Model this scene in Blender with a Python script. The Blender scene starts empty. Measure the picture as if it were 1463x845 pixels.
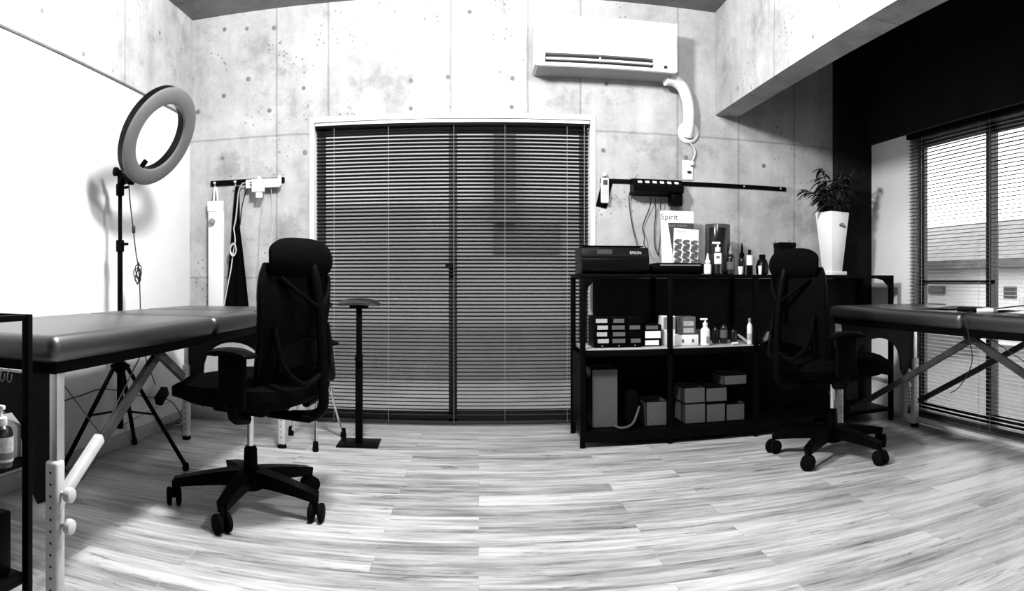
import bpy, bmesh, math, random
from mathutils import Vector, Matrix
random.seed(7)
S = bpy.context.scene
COL = S.collection
PI = math.pi
H = 0.905            # eye height of the camera above the floor
F = 967.8            # pixels per radian of the stitched panorama
CX, CY = 684.0, 402.4

# ---- a picture direction met with a real plane of the room (only used to measure sizes) ----
def _ray(px, py):
    t = (px - CX) / F
    return math.sin(t), math.cos(t), (CY - py) / F
def on_y(px, py, y):
    a, b, v = _ray(px, py); k = y / b
    return Vector((a * k, y, H + v * k))
def on_x(px, py, x):
    a, b, v = _ray(px, py); k = x / a
    return Vector((x, b * k, H + v * k))
def on_z(px, py, z):
    a, b, v = _ray(px, py); k = (z - H) / v
    return Vector((a * k, b * k, z))

# ------------------------------------------------------------------ materials
MATS = {}
def mat(name, g, rough=0.5, metal=0.0, noise=0.0, scale=20.0, spec=0.5, bump=0.0, alpha=1.0):
    if name in MATS: return MATS[name]
    m = bpy.data.materials.new(name); m.use_nodes = True
    nt = m.node_tree; b = nt.nodes['Principled BSDF']
    b.inputs['Base Color'].default_value = (g, g, g, 1)
    b.inputs['Roughness'].default_value = rough
    b.inputs['Metallic'].default_value = metal
    b.inputs['Specular IOR Level'].default_value = spec
    if noise or bump:
        tc = nt.nodes.new('ShaderNodeTexCoord'); n = nt.nodes.new('ShaderNodeTexNoise')
        n.inputs['Scale'].default_value = scale; n.inputs['Detail'].default_value = 4
        nt.links.new(tc.outputs['Object'], n.inputs['Vector'])
        if noise:
            r = nt.nodes.new('ShaderNodeMapRange')
            r.inputs['From Min'].default_value = 0.3; r.inputs['From Max'].default_value = 0.7
            r.inputs['To Min'].default_value = g * (1 - noise); r.inputs['To Max'].default_value = g * (1 + noise)
            nt.links.new(n.outputs['Fac'], r.inputs['Value']); nt.links.new(r.outputs['Result'], b.inputs['Base Color'])
        if bump:
            bp = nt.nodes.new('ShaderNodeBump'); bp.inputs['Strength'].default_value = bump
            bp.inputs['Distance'].default_value = 0.002
            nt.links.new(n.outputs['Fac'], bp.inputs['Height']); nt.links.new(bp.outputs['Normal'], b.inputs['Normal'])
    MATS[name] = m
    return m

class NT:
    """small helper for node maths"""
    def __init__(s, m): s.t = m.node_tree; s.b = s.t.nodes['Principled BSDF']
    def n(s, k, **kw):
        x = s.t.nodes.new(k)
        for a, v in kw.items(): setattr(x, a, v)
        return x
    def put(s, sock, v):
        if isinstance(v, (int, float)): sock.default_value = v
        elif isinstance(v, tuple): sock.default_value = v
        else: s.t.links.new(v, sock)
    def m(s, op, a, b=0.0, c=0.0):
        x = s.n('ShaderNodeMath', operation=op)
        s.put(x.inputs[0], a); s.put(x.inputs[1], b); s.put(x.inputs[2], c)
        return x.outputs[0]
    def mr(s, v, a, b, c, d):
        x = s.n('ShaderNodeMapRange'); s.put(x.inputs['Value'], v)
        for k, q in zip(('From Min', 'From Max', 'To Min', 'To Max'), (a, b, c, d)): s.put(x.inputs[k], q)
        return x.outputs['Result']
    def noise(s, vec, scale, detail=4, rough=0.5):
        x = s.n('ShaderNodeTexNoise'); s.put(x.inputs['Vector'], vec)
        x.inputs['Scale'].default_value = scale; x.inputs['Detail'].default_value = detail; x.inputs['Roughness'].default_value = rough
        return x.outputs['Fac']
    def scaled(s, vec, sc):
        x = s.n('ShaderNodeMapping'); s.put(x.inputs['Vector'], vec); x.inputs['Scale'].default_value = sc
        return x.outputs['Vector']
    def bump(s, h, strength, dist):
        bp = s.n('ShaderNodeBump'); bp.inputs['Strength'].default_value = strength; bp.inputs['Distance'].default_value = dist
        s.put(bp.inputs['Height'], h); s.t.links.new(bp.outputs['Normal'], s.b.inputs['Normal'])

def concrete(name, g, xs=(), zs=(), axis=0, rough=0.75):
    """cast concrete: cloudy tone, panel joints along the given lines, scattered air holes"""
    m = bpy.data.materials.new(name); m.use_nodes = True
    q = NT(m); tc = q.n('ShaderNodeTexCoord'); v = tc.outputs['Object']
    big = q.noise(v, 1.6, 5, 0.6); mid = q.noise(v, 7.0, 6, 0.65); fine = q.noise(v, 45.0, 3)
    drip = q.noise(q.scaled(v, (9, 9, 1.1)), 1.0, 4, 0.6)
    t = q.m('ADD', q.m('MULTIPLY', big, 0.5), q.m('MULTIPLY', mid, 0.42))
    t = q.m('ADD', t, q.m('MULTIPLY', drip, 0.28)); t = q.m('ADD', t, q.m('MULTIPLY', fine, 0.10))
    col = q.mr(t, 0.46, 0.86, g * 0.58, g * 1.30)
    vo = q.n('ShaderNodeTexVoronoi'); q.put(vo.inputs['Vector'], v); vo.inputs['Scale'].default_value = 9.0
    pit = q.mr(q.m('ADD', vo.outputs['Distance'], q.m('MULTIPLY', q.noise(v, 4.0, 2), 0.36)), 0.15, 0.19, 0.5, 1.0)
    col = q.m('MULTIPLY', col, pit)
    v2 = q.n('ShaderNodeTexVoronoi'); q.put(v2.inputs['Vector'], v); v2.inputs['Scale'].default_value = 34.0
    zone = q.mr(q.noise(v, 3.1, 3, 0.6), 0.50, 0.60, 0.30, 0.0)
    pit2 = q.mr(q.m('ADD', v2.outputs['Distance'], zone), 0.17, 0.26, 0.48, 1.0)
    col = q.m('MULTIPLY', col, pit2)
    # trowel blotches: patches where grey cement skin shows
    bl = q.mr(q.noise(v, 2.7, 7, 0.72), 0.54, 0.64, 1.0, 0.72)
    col = q.m('MULTIPLY', col, bl)
    sp = q.n('ShaderNodeSeparateXYZ'); q.put(sp.inputs[0], v)
    wob = q.m('MULTIPLY', q.m('SUBTRACT', q.noise(v, 6.0, 2), 0.5), 0.012)
    for lst, o in ((xs, sp.outputs[axis]), (zs, sp.outputs[2])):
        for x in lst:
            d = q.m('ABSOLUTE', q.m('ADD', q.m('SUBTRACT', o, x), wob))
            col = q.m('MULTIPLY', col, q.mr(d, 0.002, 0.009, 0.66, 1.0))
    q.put(q.b.inputs['Base Color'], col)
    q.b.inputs['Roughness'].default_value = rough; q.b.inputs['Specular IOR Level'].default_value = 0.25
    q.bump(q.m('MULTIPLY', t, pit), 0.35, 0.01)
    return m

def wood_floor():
    m = bpy.data.materials.new('whitewashed_planks'); m.use_nodes = True
    q = NT(m); tc = q.n('ShaderNodeTexCoord'); v = tc.outputs['Object']
    br = q.n('ShaderNodeTexBrick'); q.put(br.inputs['Vector'], v)
    br.offset = 0.37; br.offset_frequency = 2
    for k, x in (('Scale', 1.0), ('Mortar Size', 0.0011), ('Mortar Smooth', 0.2), ('Bias', 0.0), ('Brick Width', 0.92), ('Row Height', 0.13)):
        br.inputs[k].default_value = x
    br.inputs['Color1'].default_value = (0.0, 0.0, 0.0, 1); br.inputs['Color2'].default_value = (1, 1, 1, 1)
    br.inputs['Mortar'].default_value = (0.5, 0.5, 0.5, 1)
    tone = q.n('ShaderNodeSeparateColor'); q.put(tone.inputs[0], br.outputs['Color']); tone = tone.outputs[0]
    # every plank shifts its own grain
    cmb = q.n('ShaderNodeCombineXYZ'); q.put(cmb.inputs[0], q.m('MULTIPLY', tone, 7.3)); q.put(cmb.inputs[1], q.m('MULTIPLY', tone, 3.1))
    vv = q.n('ShaderNodeVectorMath', operation='ADD'); q.put(vv.inputs[0], v); q.put(vv.inputs[1], cmb.outputs[0]); vv = vv.outputs[0]
    g1 = q.noise(q.scaled(vv, (1.3, 11, 1)), 1.0, 6, 0.66)
    g2 = q.noise(q.scaled(vv, (4.0, 48, 1)), 1.0, 4, 0.6)
    g3 = q.noise(q.scaled(vv, (4.0, 20, 1)), 1.0, 5, 0.72)
    t = q.m('ADD', q.m('MULTIPLY', g1, 0.62), q.m('MULTIPLY', g2, 0.28))
    t = q.m('ADD', t, q.m('MULTIPLY', q.m('SUBTRACT', tone, 0.5), 0.10))
    col = q.mr(t, 0.32, 0.54, 0.16, 0.58)
    dark = q.mr(g3, 0.575, 0.70, 1.0, 0.25)
    col = q.m('MULTIPLY', col, dark)
    col = q.m('MULTIPLY', col, q.mr(br.outputs['Fac'], 0.0, 1.0, 1.0, 0.80))
    q.put(q.b.inputs['Base Color'], col)
    q.put(q.b.inputs['Roughness'], q.mr(g1, 0.3, 0.7, 0.30, 0.42)); q.b.inputs['Specular IOR Level'].default_value = 0.45
    q.bump(q.m('SUBTRACT', q.m('MULTIPLY', t, 0.4), q.m('MULTIPLY', br.outputs['Fac'], 0.5)), 0.25, 0.003)
    return m

def glass_mat():
    m = bpy.data.materials.new('window_glass'); m.use_nodes = True
    nt = m.node_tree; nt.nodes.remove(nt.nodes['Principled BSDF'])
    out = nt.nodes['Material Output']
    tr = nt.nodes.new('ShaderNodeBsdfTransparent'); tr.inputs[0].default_value = (0.98, 0.98, 0.98, 1)
    gl = nt.nodes.new('ShaderNodeBsdfGlossy'); gl.inputs['Roughness'].default_value = 0.02
    lw = nt.nodes.new('ShaderNodeLayerWeight'); pw = nt.nodes.new('ShaderNodeMath'); pw.operation = 'POWER'; pw.inputs[1].default_value = 4.0
    fr = nt.nodes.new('ShaderNodeMath'); fr.operation = 'MULTIPLY_ADD'; fr.inputs[1].default_value = 0.5; fr.inputs[2].default_value = 0.03
    nt.links.new(lw.outputs['Facing'], pw.inputs[0]); nt.links.new(pw.outputs[0], fr.inputs[0])
    mx = nt.nodes.new('ShaderNodeMixShader')
    nt.links.new(fr.outputs[0], mx.inputs[0]); nt.links.new(tr.outputs[0], mx.inputs[1]); nt.links.new(gl.outputs[0], mx.inputs[2])
    nt.links.new(mx.outputs[0], out.inputs[0])
    return m

def smoke_mat():
    m = bpy.data.materials.new('smoked_acrylic'); m.use_nodes = True
    nt = m.node_tree; b = nt.nodes['Principled BSDF']; out = nt.nodes['Material Output']
    b.inputs['Base Color'].default_value = (0.03, 0.03, 0.03, 1); b.inputs['Roughness'].default_value = 0.15
    tr = nt.nodes.new('ShaderNodeBsdfTransparent'); tr.inputs[0].default_value = (0.55, 0.55, 0.55, 1)
    mx = nt.nodes.new('ShaderNodeMixShader'); mx.inputs[0].default_value = 0.35
    nt.links.new(tr.outputs[0], mx.inputs[1]); nt.links.new(b.outputs[0], mx.inputs[2]); nt.links.new(mx.outputs[0], out.inputs[0])
    return m

def mesh_mat(name, g, sc):
    """expanded metal: bright strands over dark gaps"""
    m = bpy.data.materials.new(name); m.use_nodes = True
    q = NT(m); tc = q.n('ShaderNodeTexCoord'); sp = q.n('ShaderNodeSeparateXYZ'); q.put(sp.inputs[0], tc.outputs['Object'])
    a = q.m('ADD', sp.outputs[0], sp.outputs[2]); b = q.m('SUBTRACT', sp.outputs[0], sp.outputs[2])
    s1 = q.m('ABSOLUTE', q.m('SINE', q.m('MULTIPLY', a, sc))); s2 = q.m('ABSOLUTE', q.m('SINE', q.m('MULTIPLY', b, sc)))
    hole = q.m('MULTIPLY', s1, s2)
    q.put(q.b.inputs['Base Color'], q.mr(hole, 0.35, 0.5, g, 0.004))
    q.b.inputs['Roughness'].default_value = 0.4
    return m

WHITE = mat('white_plastic', 0.80, 0.35, noise=0.02)
PAINT = mat('white_wall_paint', 0.80, 0.6, noise=0.03, scale=3)
BLACKM = mat('black_steel', 0.0018, 0.5, noise=0.2, spec=0.03)
BLACKP = mat('black_plastic', 0.0018, 0.45, noise=0.2, spec=0.03)
BLACKG = mat('glossy_black', 0.003, 0.3, noise=0.1, spec=0.10)
FABRIC = mat('black_fabric', 0.002, 0.9, noise=0.4, scale=90, spec=0.02)
MESHF = mat('black_chair_mesh', 0.002, 0.8, noise=0.5, scale=150, spec=0.02)
LEATHER = mat('black_leatherette', 0.010, 0.40, noise=0.15, scale=60, spec=1.0, bump=0.10)
LEATHER.node_tree.nodes['Principled BSDF'].inputs['Coat Weight'].default_value = 0.3
LEATHER.node_tree.nodes['Principled BSDF'].inputs['Coat Roughness'].default_value = 0.35
DARKWOOD = mat('dark_plywood', 0.012, 0.6, noise=0.3, scale=8, spec=0.1)
BRACE = mat('brown_beech', 0.035, 0.55, noise=0.3, scale=12, spec=0.12)
ALU = mat('aluminium', 0.55, 0.38, metal=0.7, noise=0.05)
PALEALU = mat('pale_leg_wood', 0.55, 0.45, noise=0.08)
CHROME = mat('chrome', 0.75, 0.12, metal=1.0, noise=0.02)
RUBBER = mat('black_rubber', 0.003, 0.8, noise=0.1, spec=0.05)
HOLE = mat('dark_hole', 0.01, 0.9, noise=0.1)
GREY = mat('grey_plastic', 0.22, 0.45, noise=0.05)
DIFFUSER = mat('grey_diffuser', 0.11, 0.4, noise=0.03)
SLAT = mat('dark_blind_slat', 0.02, 0.45, noise=0.05, spec=0.2)
SLAT2 = mat('blind_slat_grey', 0.06, 0.4, noise=0.05, spec=0.4)
SASH = mat('bronze_sash', 0.012, 0.45, noise=0.1)
FRAMEW = mat('white_window_frame', 0.78, 0.4, noise=0.03)
SILVER = mat('silver_rail', 0.5, 0.35, metal=0.5, noise=0.03)
PAPER = mat('white_paper', 0.82, 0.7, noise=0.03)
DARKINK = mat('dark_grey_print', 0.035, 0.6, noise=0.1)
MIDINK = mat('mid_grey_print', 0.10, 0.6, noise=0.1)
AMBER = mat('dark_amber_glass', 0.010, 0.15, noise=0.1, spec=0.5)
LEAF = mat('dark_green_leaf', 0.009, 0.5, noise=0.4, scale=30)
STEM = mat('plant_stem', 0.03, 0.7, noise=0.3)
SOIL = mat('dark_soil', 0.015, 0.95, noise=0.5, scale=60)
CERAMIC = mat('white_ceramic', 0.82, 0.3, noise=0.015)
SHELFTOP = mat('pale_shelf_board', 0.42, 0.35, noise=0.12, scale=10)
BASKET = mesh_mat('black_expanded_mesh', 0.13, 285)
STICKER = mat('pale_sticker', 0.40, 0.6, noise=0.25, scale=120)
CARD = mat('grey_card', 0.09, 0.7, noise=0.08)
GLASS = glass_mat(); SMOKE = smoke_mat()
CORDB = mat('black_cord', 0.008, 0.6, noise=0.1)
CORDW = mat('white_cord', 0.55, 0.5, noise=0.05)
CORDG = mat('grey_cord', 0.30, 0.5, noise=0.05)
VOID = mat('dark_trim_and_ceiling_shade', 0.012, 0.8, noise=0.2, scale=5, spec=0.1)  # own colour of lintel and pillar; on the bay ceiling it paints shade

# ------------------------------------------------------------------ mesh builder
class MB:
    def __init__(s): s.bm = bmesh.new(); s.idx = 0
    def m(s, i): s.idx = i; return s
    def _add(s, vs, fs, bevel=0.0, seg=2, mtx=None):
        if mtx is not None: vs = [mtx @ Vector(v) for v in vs]
        bv = [s.bm.verts.new(v) for v in vs]; out = []
        for f in fs:
            try: x = s.bm.faces.new([bv[i] for i in f])
            except ValueError: continue
            x.material_index = s.idx; x.smooth = True; out.append(x)
        if bevel > 0:
            ed = list({e for f in out for e in f.edges})
            r = bmesh.ops.bevel(s.bm, geom=ed, offset=bevel, offset_type='OFFSET', segments=seg, profile=0.5, affect='EDGES', clamp_overlap=True)
            for f in r['faces']: f.material_index = s.idx; f.smooth = True
        return s
    def box(s, x0, x1, y0, y1, z0, z1, bevel=0.0, seg=2, mtx=None):
        vs = [(x, y, z) for z in (z0, z1) for y in (y0, y1) for x in (x0, x1)]
        fs = [(0, 2, 3, 1), (4, 5, 7, 6), (0, 1, 5, 4), (2, 6, 7, 3), (0, 4, 6, 2), (1, 3, 7, 5)]
        return s._add(vs, fs, bevel, seg, mtx)
    def bar(s, p, q, w, h, up=(0, 0, 1), bevel=0.0):
        p, q = Vector(p), Vector(q); d = (q - p); L = d.length; d.normalize()
        u = Vector(up); a = d.cross(u)
        if a.length < 1e-4: a = d.cross(Vector((1, 0, 0)))
        a.normalize(); b = a.cross(d).normalized()
        M = Matrix((( d.x, a.x, b.x, p.x), (d.y, a.y, b.y, p.y), (d.z, a.z, b.z, p.z), (0, 0, 0, 1)))
        return s.box(0, L, -w / 2, w / 2, -h / 2, h / 2, bevel, 2, M)
    def tube(s, pts, r, seg=8, cap=True, radii=None):
        pts = [Vector(p) for p in pts]; n = len(pts); rings = []
        prev = None; vs = []; fs = []
        for i, p in enumerate(pts):
            d = (pts[min(i + 1, n - 1)] - pts[max(i - 1, 0)])
            if d.length < 1e-9: d = Vector((0, 0, 1))
            d.normalize()
            if prev is None:
                a = d.cross(Vector((0, 0, 1)))
                if a.length < 1e-3: a = d.cross(Vector((1, 0, 0)))
            else:
                a = prev - d * prev.dot(d)
                if a.length < 1e-5: a = d.cross(Vector((0.3, 0.5, 0.8)))
            a.normalize(); b = d.cross(a); prev = a
            rr = radii[i] if radii else r
            for k in range(seg):
                t = 2 * PI * k / seg
                vs.append(p + a * rr * math.cos(t) + b * rr * math.sin(t))
        for i in range(n - 1):
            for k in range(seg):
                k2 = (k + 1) % seg
                fs.append((i * seg + k, i * seg + k2, (i + 1) * seg + k2, (i + 1) * seg + k))
        if cap:
            fs.append(tuple(reversed(range(seg)))); fs.append(tuple((n - 1) * seg + k for k in range(seg)))
        return s._add(vs, fs)
    def lathe(s, prof, c=(0, 0, 0), seg=24, mtx=None, sx=1.0, sy=1.0):
        vs = []; fs = []; n = len(prof); c = Vector(c)
        for r, z in prof:
            for k in range(seg):
                t = 2 * PI * k / seg
                vs.append(c + Vector((r * sx * math.cos(t), r * sy * math.sin(t), z)))
        for i in range(n - 1):
            for k in range(seg):
                k2 = (k + 1) % seg
                fs.append((i * seg + k, i * seg + k2, (i + 1) * seg + k2, (i + 1) * seg + k))
        fs.append(tuple(reversed(range(seg)))); fs.append(tuple((n - 1) * seg + k for k in range(seg)))
        return s._add(vs, fs, 0, 2, mtx)
    def prism(s, poly, fn, d0, d1, bevel=0.0):
        """closed outline extruded: fn(u, v, d) -> point"""
        n = len(poly); vs = [fn(u, v, d0) for u, v in poly] + [fn(u, v, d1) for u, v in poly]
        fs = [tuple(range(n)), tuple(reversed(range(n, 2 * n)))] + [(i, n + i, n + (i + 1) % n, (i + 1) % n) for i in range(n)]
        return s._add(vs, fs, bevel)
    def slab(s, fn, nu, nv, th):
        """curved sheet with thickness: fn(u, v) -> point, u and v in 0..1"""
        P = [[Vector(fn(i / nu, j / nv)) for i in range(nu + 1)] for j in range(nv + 1)]
        N = []
        for j in range(nv + 1):
            row = []
            for i in range(nu + 1):
                a = P[j][min(i + 1, nu)] - P[j][max(i - 1, 0)]; b = P[min(j + 1, nv)][i] - P[max(j - 1, 0)][i]
                nn = a.cross(b); row.append(nn.normalized() if nn.length > 1e-12 else Vector((0, 0, 1)))
            N.append(row)
        W = nu + 1; T = W * (nv + 1); vs = []
        for sg in (0.5, -0.5):
            for j in range(nv + 1):
                for i in range(nu + 1):
                    tt = th(i / nu, j / nv) if callable(th) else th
                    vs.append(P[j][i] + N[j][i] * tt * sg)
        fs = []
        for j in range(nv):
            for i in range(nu):
                a = j * W + i
                fs.append((a, a + 1, a + W + 1, a + W)); fs.append((T + a, T + a + W, T + a + W + 1, T + a + 1))
        bd = [i for i in range(W)] + [j * W + nu for j in range(1, nv + 1)] + [nv * W + i for i in range(nu - 1, -1, -1)] + [j * W for j in range(nv - 1, 0, -1)]
        for k in range(len(bd)):
            a, b = bd[k], bd[(k + 1) % len(bd)]
            fs.append((a, T + a, T + b, b))
        return s._add(vs, fs)
    def build(s, name, mats, parent=None, loc=None, angle=35):
        bmesh.ops.recalc_face_normals(s.bm, faces=s.bm.faces)
        me = bpy.data.meshes.new(name); s.bm.to_mesh(me); s.bm.free()
        for m in (mats if isinstance(mats, (list, tuple)) else [mats]): me.materials.append(m)
        try: me.set_sharp_from_angle(angle=math.radians(angle))
        except Exception: pass
        o = bpy.data.objects.new(name, me); COL.objects.link(o)
        if parent is not None: o.parent = parent
        if loc is not None: o.location = loc
        return o

def empty(name, label, cat, loc=(0, 0, 0), rz=0.0, group=None, kind=None):
    o = bpy.data.objects.new(name, None); COL.objects.link(o)
    o.location = loc; o.rotation_euler = (0, 0, rz); o.empty_display_size = 0.1
    tag(o, label, cat, group, kind)
    return o
def tag(o, label=None, cat=None, group=None, kind=None):
    if label: o['label'] = label
    if cat: o['category'] = cat
    if group: o['group'] = group
    if kind: o['kind'] = kind
    return o
def struct(o): o['kind'] = 'structure'; return o

def text_mesh(name, s, size, m, parent, mtx, extrude=0.0004):
    c = bpy.data.curves.new(name, 'FONT'); c.body = s; c.size = size; c.extrude = extrude
    c.align_x = 'CENTER'; c.align_y = 'CENTER'; c.resolution_u = 3
    t = bpy.data.objects.new(name, c); COL.objects.link(t)
    bpy.context.view_layer.update()
    me = bpy.data.meshes.new_from_object(t.evaluated_get(bpy.context.evaluated_depsgraph_get()))
    bpy.data.objects.remove(t)
    me.materials.clear(); me.materials.append(m)
    o = bpy.data.objects.new(name, me); COL.objects.link(o); o.parent = parent; o.matrix_local = mtx
    return o
def facing(p, rz=0.0, tilt=0.0, roll=0.0):
    """text frame: upright, facing -Y when rz = 0"""
    return Matrix.Translation(p) @ Matrix.Rotation(rz, 4, 'Z') @ Matrix.Rotation(PI / 2 - tilt, 4, 'X') @ Matrix.Rotation(roll, 4, 'Z')

def smooth_path(pts, n=6):
    pts = [Vector(p) for p in pts]; out = []
    for i in range(len(pts) - 1):
        p0, p1, p2, p3 = pts[max(i - 1, 0)], pts[i], pts[i + 1], pts[min(i + 2, len(pts) - 1)]
        for k in range(n):
            t = k / n
            out.append(0.5 * ((2 * p1) + (p2 - p0) * t + (2 * p0 - 5 * p1 + 4 * p2 - p3) * t * t + (3 * p1 - p0 - 3 * p2 + p3) * t ** 3))
    out.append(pts[-1]); return out
def hang(o, parent):
    bpy.context.view_layer.update()
    o.parent = parent; o.matrix_parent_inverse = parent.matrix_world.inverted(); return o
def cord(name, pts, r, m, label, cat='cable', parent=None):
    o = MB().tube(smooth_path(pts), r, 6).build(name if parent is None else 'cord', m)
    return hang(o, parent) if parent is not None else tag(o, label, cat)

# ------------------------------------------------------------------ room shell
XL, XR, YB, YR, ZC = -1.863, 2.640, 4.10, -4.0, 2.637
WX0, WX1, WZ1 = -1.045, 0.712, 1.926           # back window opening
RY0, RY1, RZ0, RZ1 = 2.06, 3.57, 0.037, 1.863    # right window opening
BX = 1.4916; BZ = 1.976                            # beam face and underside

CONC_B = concrete('cast_concrete_back', 0.44, xs=(-1.26, -0.925, -0.17, 0.297, 0.62, 1.24, 1.655, 2.06), zs=(1.83, 0.93))
CONC_S = concrete('cast_concrete_side', 0.46, axis=1, xs=(3.2, 2.3, 1.4), zs=())
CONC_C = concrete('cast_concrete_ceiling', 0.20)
floor = struct(MB().box(XL - .1, XR + .1, YR - .1, YB + .1, -0.08, 0).build('floor', wood_floor()))
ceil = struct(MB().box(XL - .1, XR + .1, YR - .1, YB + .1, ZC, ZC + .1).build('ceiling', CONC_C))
b = MB()
b.box(XL - .1, WX0, YB, YB + .14, 0, ZC).box(WX1, XR + .1, YB, YB + .14, 0, ZC).box(WX0, WX1, YB, YB + .14, WZ1, ZC)
b.m(1)
for px, py in ((321, 42), (353, 41), (355, 113), (434, 126), (320, 137), (385, 158), (671, 17), (587, 115), (587, 155), (732, 112),
               (731, 153), (866, 120), (862, 215), (436, 218), (318, 226), (980, 225), (392, 40), (283, 160), (1091, 237), (640, 110)):
    p = on_y(px, py, YB)
    if WX0 - .02 < p.x < WX1 + .02 and p.z < WZ1 + 0.02: continue
    r = random.uniform(.012, .017)
    b.lathe([(r, 0), (r, .003), (r * .9, .004)], (0, 0, 0), 14, Matrix.Translation((p.x, YB + .001, p.z)) @ Matrix.Rotation(PI / 2, 4, 'X'))
PIT = mat('form_tie_recess', 0.17, 0.9, noise=0.2)
struct(b.build('wall_back', [CONC_B, PIT]))
struct(MB().box(XL - .1, XL, YR, YB, 0, ZC).build('wall_left', PAINT))
b = MB().box(XL, XL + .022, YR, YB, 1.986, ZC)
b.m(1)
for px, py in ((119, 77), (228, 47), (225, 130), (60, 15)):
    p = on_x(px, py, XL + .022)
    b.lathe([(.012, 0), (.012, .003), (.010, .004)], (0, 0, 0), 12, Matrix.Translation((p.x - .001, p.y, p.z)) @ Matrix.Rotation(PI / 2, 4, 'Y'))
struct(b.build('trim_1', [CONC_S, PIT]))
b = MB().box(XR, XR + .12, RY1, YB, 0, ZC).box(XR, XR + .12, YR, RY0, 0, ZC).box(XR, XR + .12, RY0, RY1, RZ1, ZC).box(XR, XR + .12, RY0, RY1, 0, RZ0)
struct(b.build('wall_right', PAINT))
struct(MB().box(XL, XR, YR - .1, YR, 0, ZC).build('wall_rear', mat('grey_rear_wall', 0.06, 0.8, noise=0.1, scale=3)))
# concrete beam that splits the room from the window bay, the dark lintel over the window and the dark pillar in the corner
b = MB().box(BX, BX + .155, YR, YB, BZ, ZC)
b.m(1)
for px, py in ((1054, 126), (1162, 52)):
    p = on_x(px, py, BX)
    b.lathe([(.010, 0), (.010, .003), (.008, .004)], (0, 0, 0), 12, Matrix.Translation((p.x + .001, p.y, p.z)) @ Matrix.Rotation(-PI / 2, 4, 'Y'))
struct(b.build('trim_2', [CONC_S, PIT]))
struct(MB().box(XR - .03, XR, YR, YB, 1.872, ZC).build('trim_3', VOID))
struct(MB().box(BX + .155, XR, YR, YB, ZC - .012, ZC).build('bay_ceiling_shade', VOID))  # thin sheet over the bay ceiling, its lack of light put into the colour
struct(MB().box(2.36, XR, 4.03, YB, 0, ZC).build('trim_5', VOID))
bb = MB().box(XL, XL + .012, YR, YB, 0, .075, .003)
struct(bb.build('baseboard_left', mat('pale_baseboard', 0.42, 0.5, noise=0.1)))
bb = MB().box(XL, WX0, YB - .012, YB, 0, .075, .003)
struct(bb.build('baseboard_back', MATS['pale_baseboard']))

# ------------------------------------------------------------------ windows
w1 = empty('window_1', None, None, ((WX0 + WX1) / 2, YB, 0), kind='structure')
def loc(o): o.matrix_parent_inverse = Matrix.Translation(-Vector(o.parent.location)); return o
f = MB()
fy0, fy1 = YB - .012, YB + .10
f.box(WX0, WX0 + .030, fy0, fy1, 0, WZ1 - .034, .003).box(WX1 - .030, WX1, fy0, fy1, 0, WZ1 - .034, .003).box(WX0, WX1, fy0, fy1, WZ1 - .034, WZ1, .003)
loc(f.build('window_frame', FRAMEW, w1))
loc(MB().box(WX0, WX1, YB - .02, YB + .10, 0.0, .028, .003).build('window_sill', SILVER, w1))
sy = YB + .085
for k, (a, c) in enumerate(((WX0 + .03, -0.135), (-0.185, WX1 - .03))):
    y = sy + .03 * k
    s = MB()
    s.box(a, a + .05, y, y + .028, .03, WZ1 - .034).box(c - .05, c, y, y + .028, .03, WZ1 - .034)
    s.box(a, c, y, y + .028, .03, .10).box(a, c, y, y + .028, WZ1 - .09, WZ1 - .034)
    so = loc(s.build('sash', SASH, w1))
    g = MB().box(a + .04, c - .04, y + .010, y + .016, .09, WZ1 - .08).build('glass', GLASS, so)
    if k == 0:
        lk = MB().box(-.185, -.155, y - .02, y, .93, 1.0, .004).box(-.205, -.15, y - .03, y - .012, .985, 1.01, .004).build('latch', BLACKP, so)

w2 = empty('window_2', None, None, (XR, (RY0 + RY1) / 2, 0), kind='structure')
f = MB()
fx0, fx1 = XR + .02, XR + .12
f.box(fx0, fx1, RY0, RY0 + .03, RZ0, RZ1).box(fx0, fx1, RY1 - .03, RY1, RZ0, RZ1).box(fx0, fx1, RY0, RY1, RZ1 - .03, RZ1).box(fx0, fx1, RY0, RY1, RZ0, RZ0 + .03)
loc(f.build('window_frame', GREY, w2))
loc(MB().box(XR - .022, XR + .0, RY0 - .03, RY1 + .0, RZ1 - .0, RZ1 + .03).build('window_trim', mat('dark_grey_trim', 0.05, .5, noise=.1), w2))
for k, (a, c) in enumerate(((2.855, RY1 - .03), (RY0 + .03, 2.905))):
    x = XR + .055 + .03 * k
    s = MB()
    s.box(x, x + .028, a, a + .045, RZ0 + .03, RZ1 - .03).box(x, x + .028, c - .05, c, RZ0 + .03, RZ1 - .03)
    s.box(x, x + .028, a, c, RZ0 + .03, RZ0 + .09).box(x, x + .028, a, c, RZ1 - .085, RZ1 - .03)
    if k == 0: s.box(x, x + .028, a, c, .888, .912)
    so = loc(s.build('sash', SASH, w2))
    g = MB().box(x + .010, x + .016, a + .04, c - .04, RZ0 + .08, RZ1 - .08).build('glass', GLASS, so)

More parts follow.
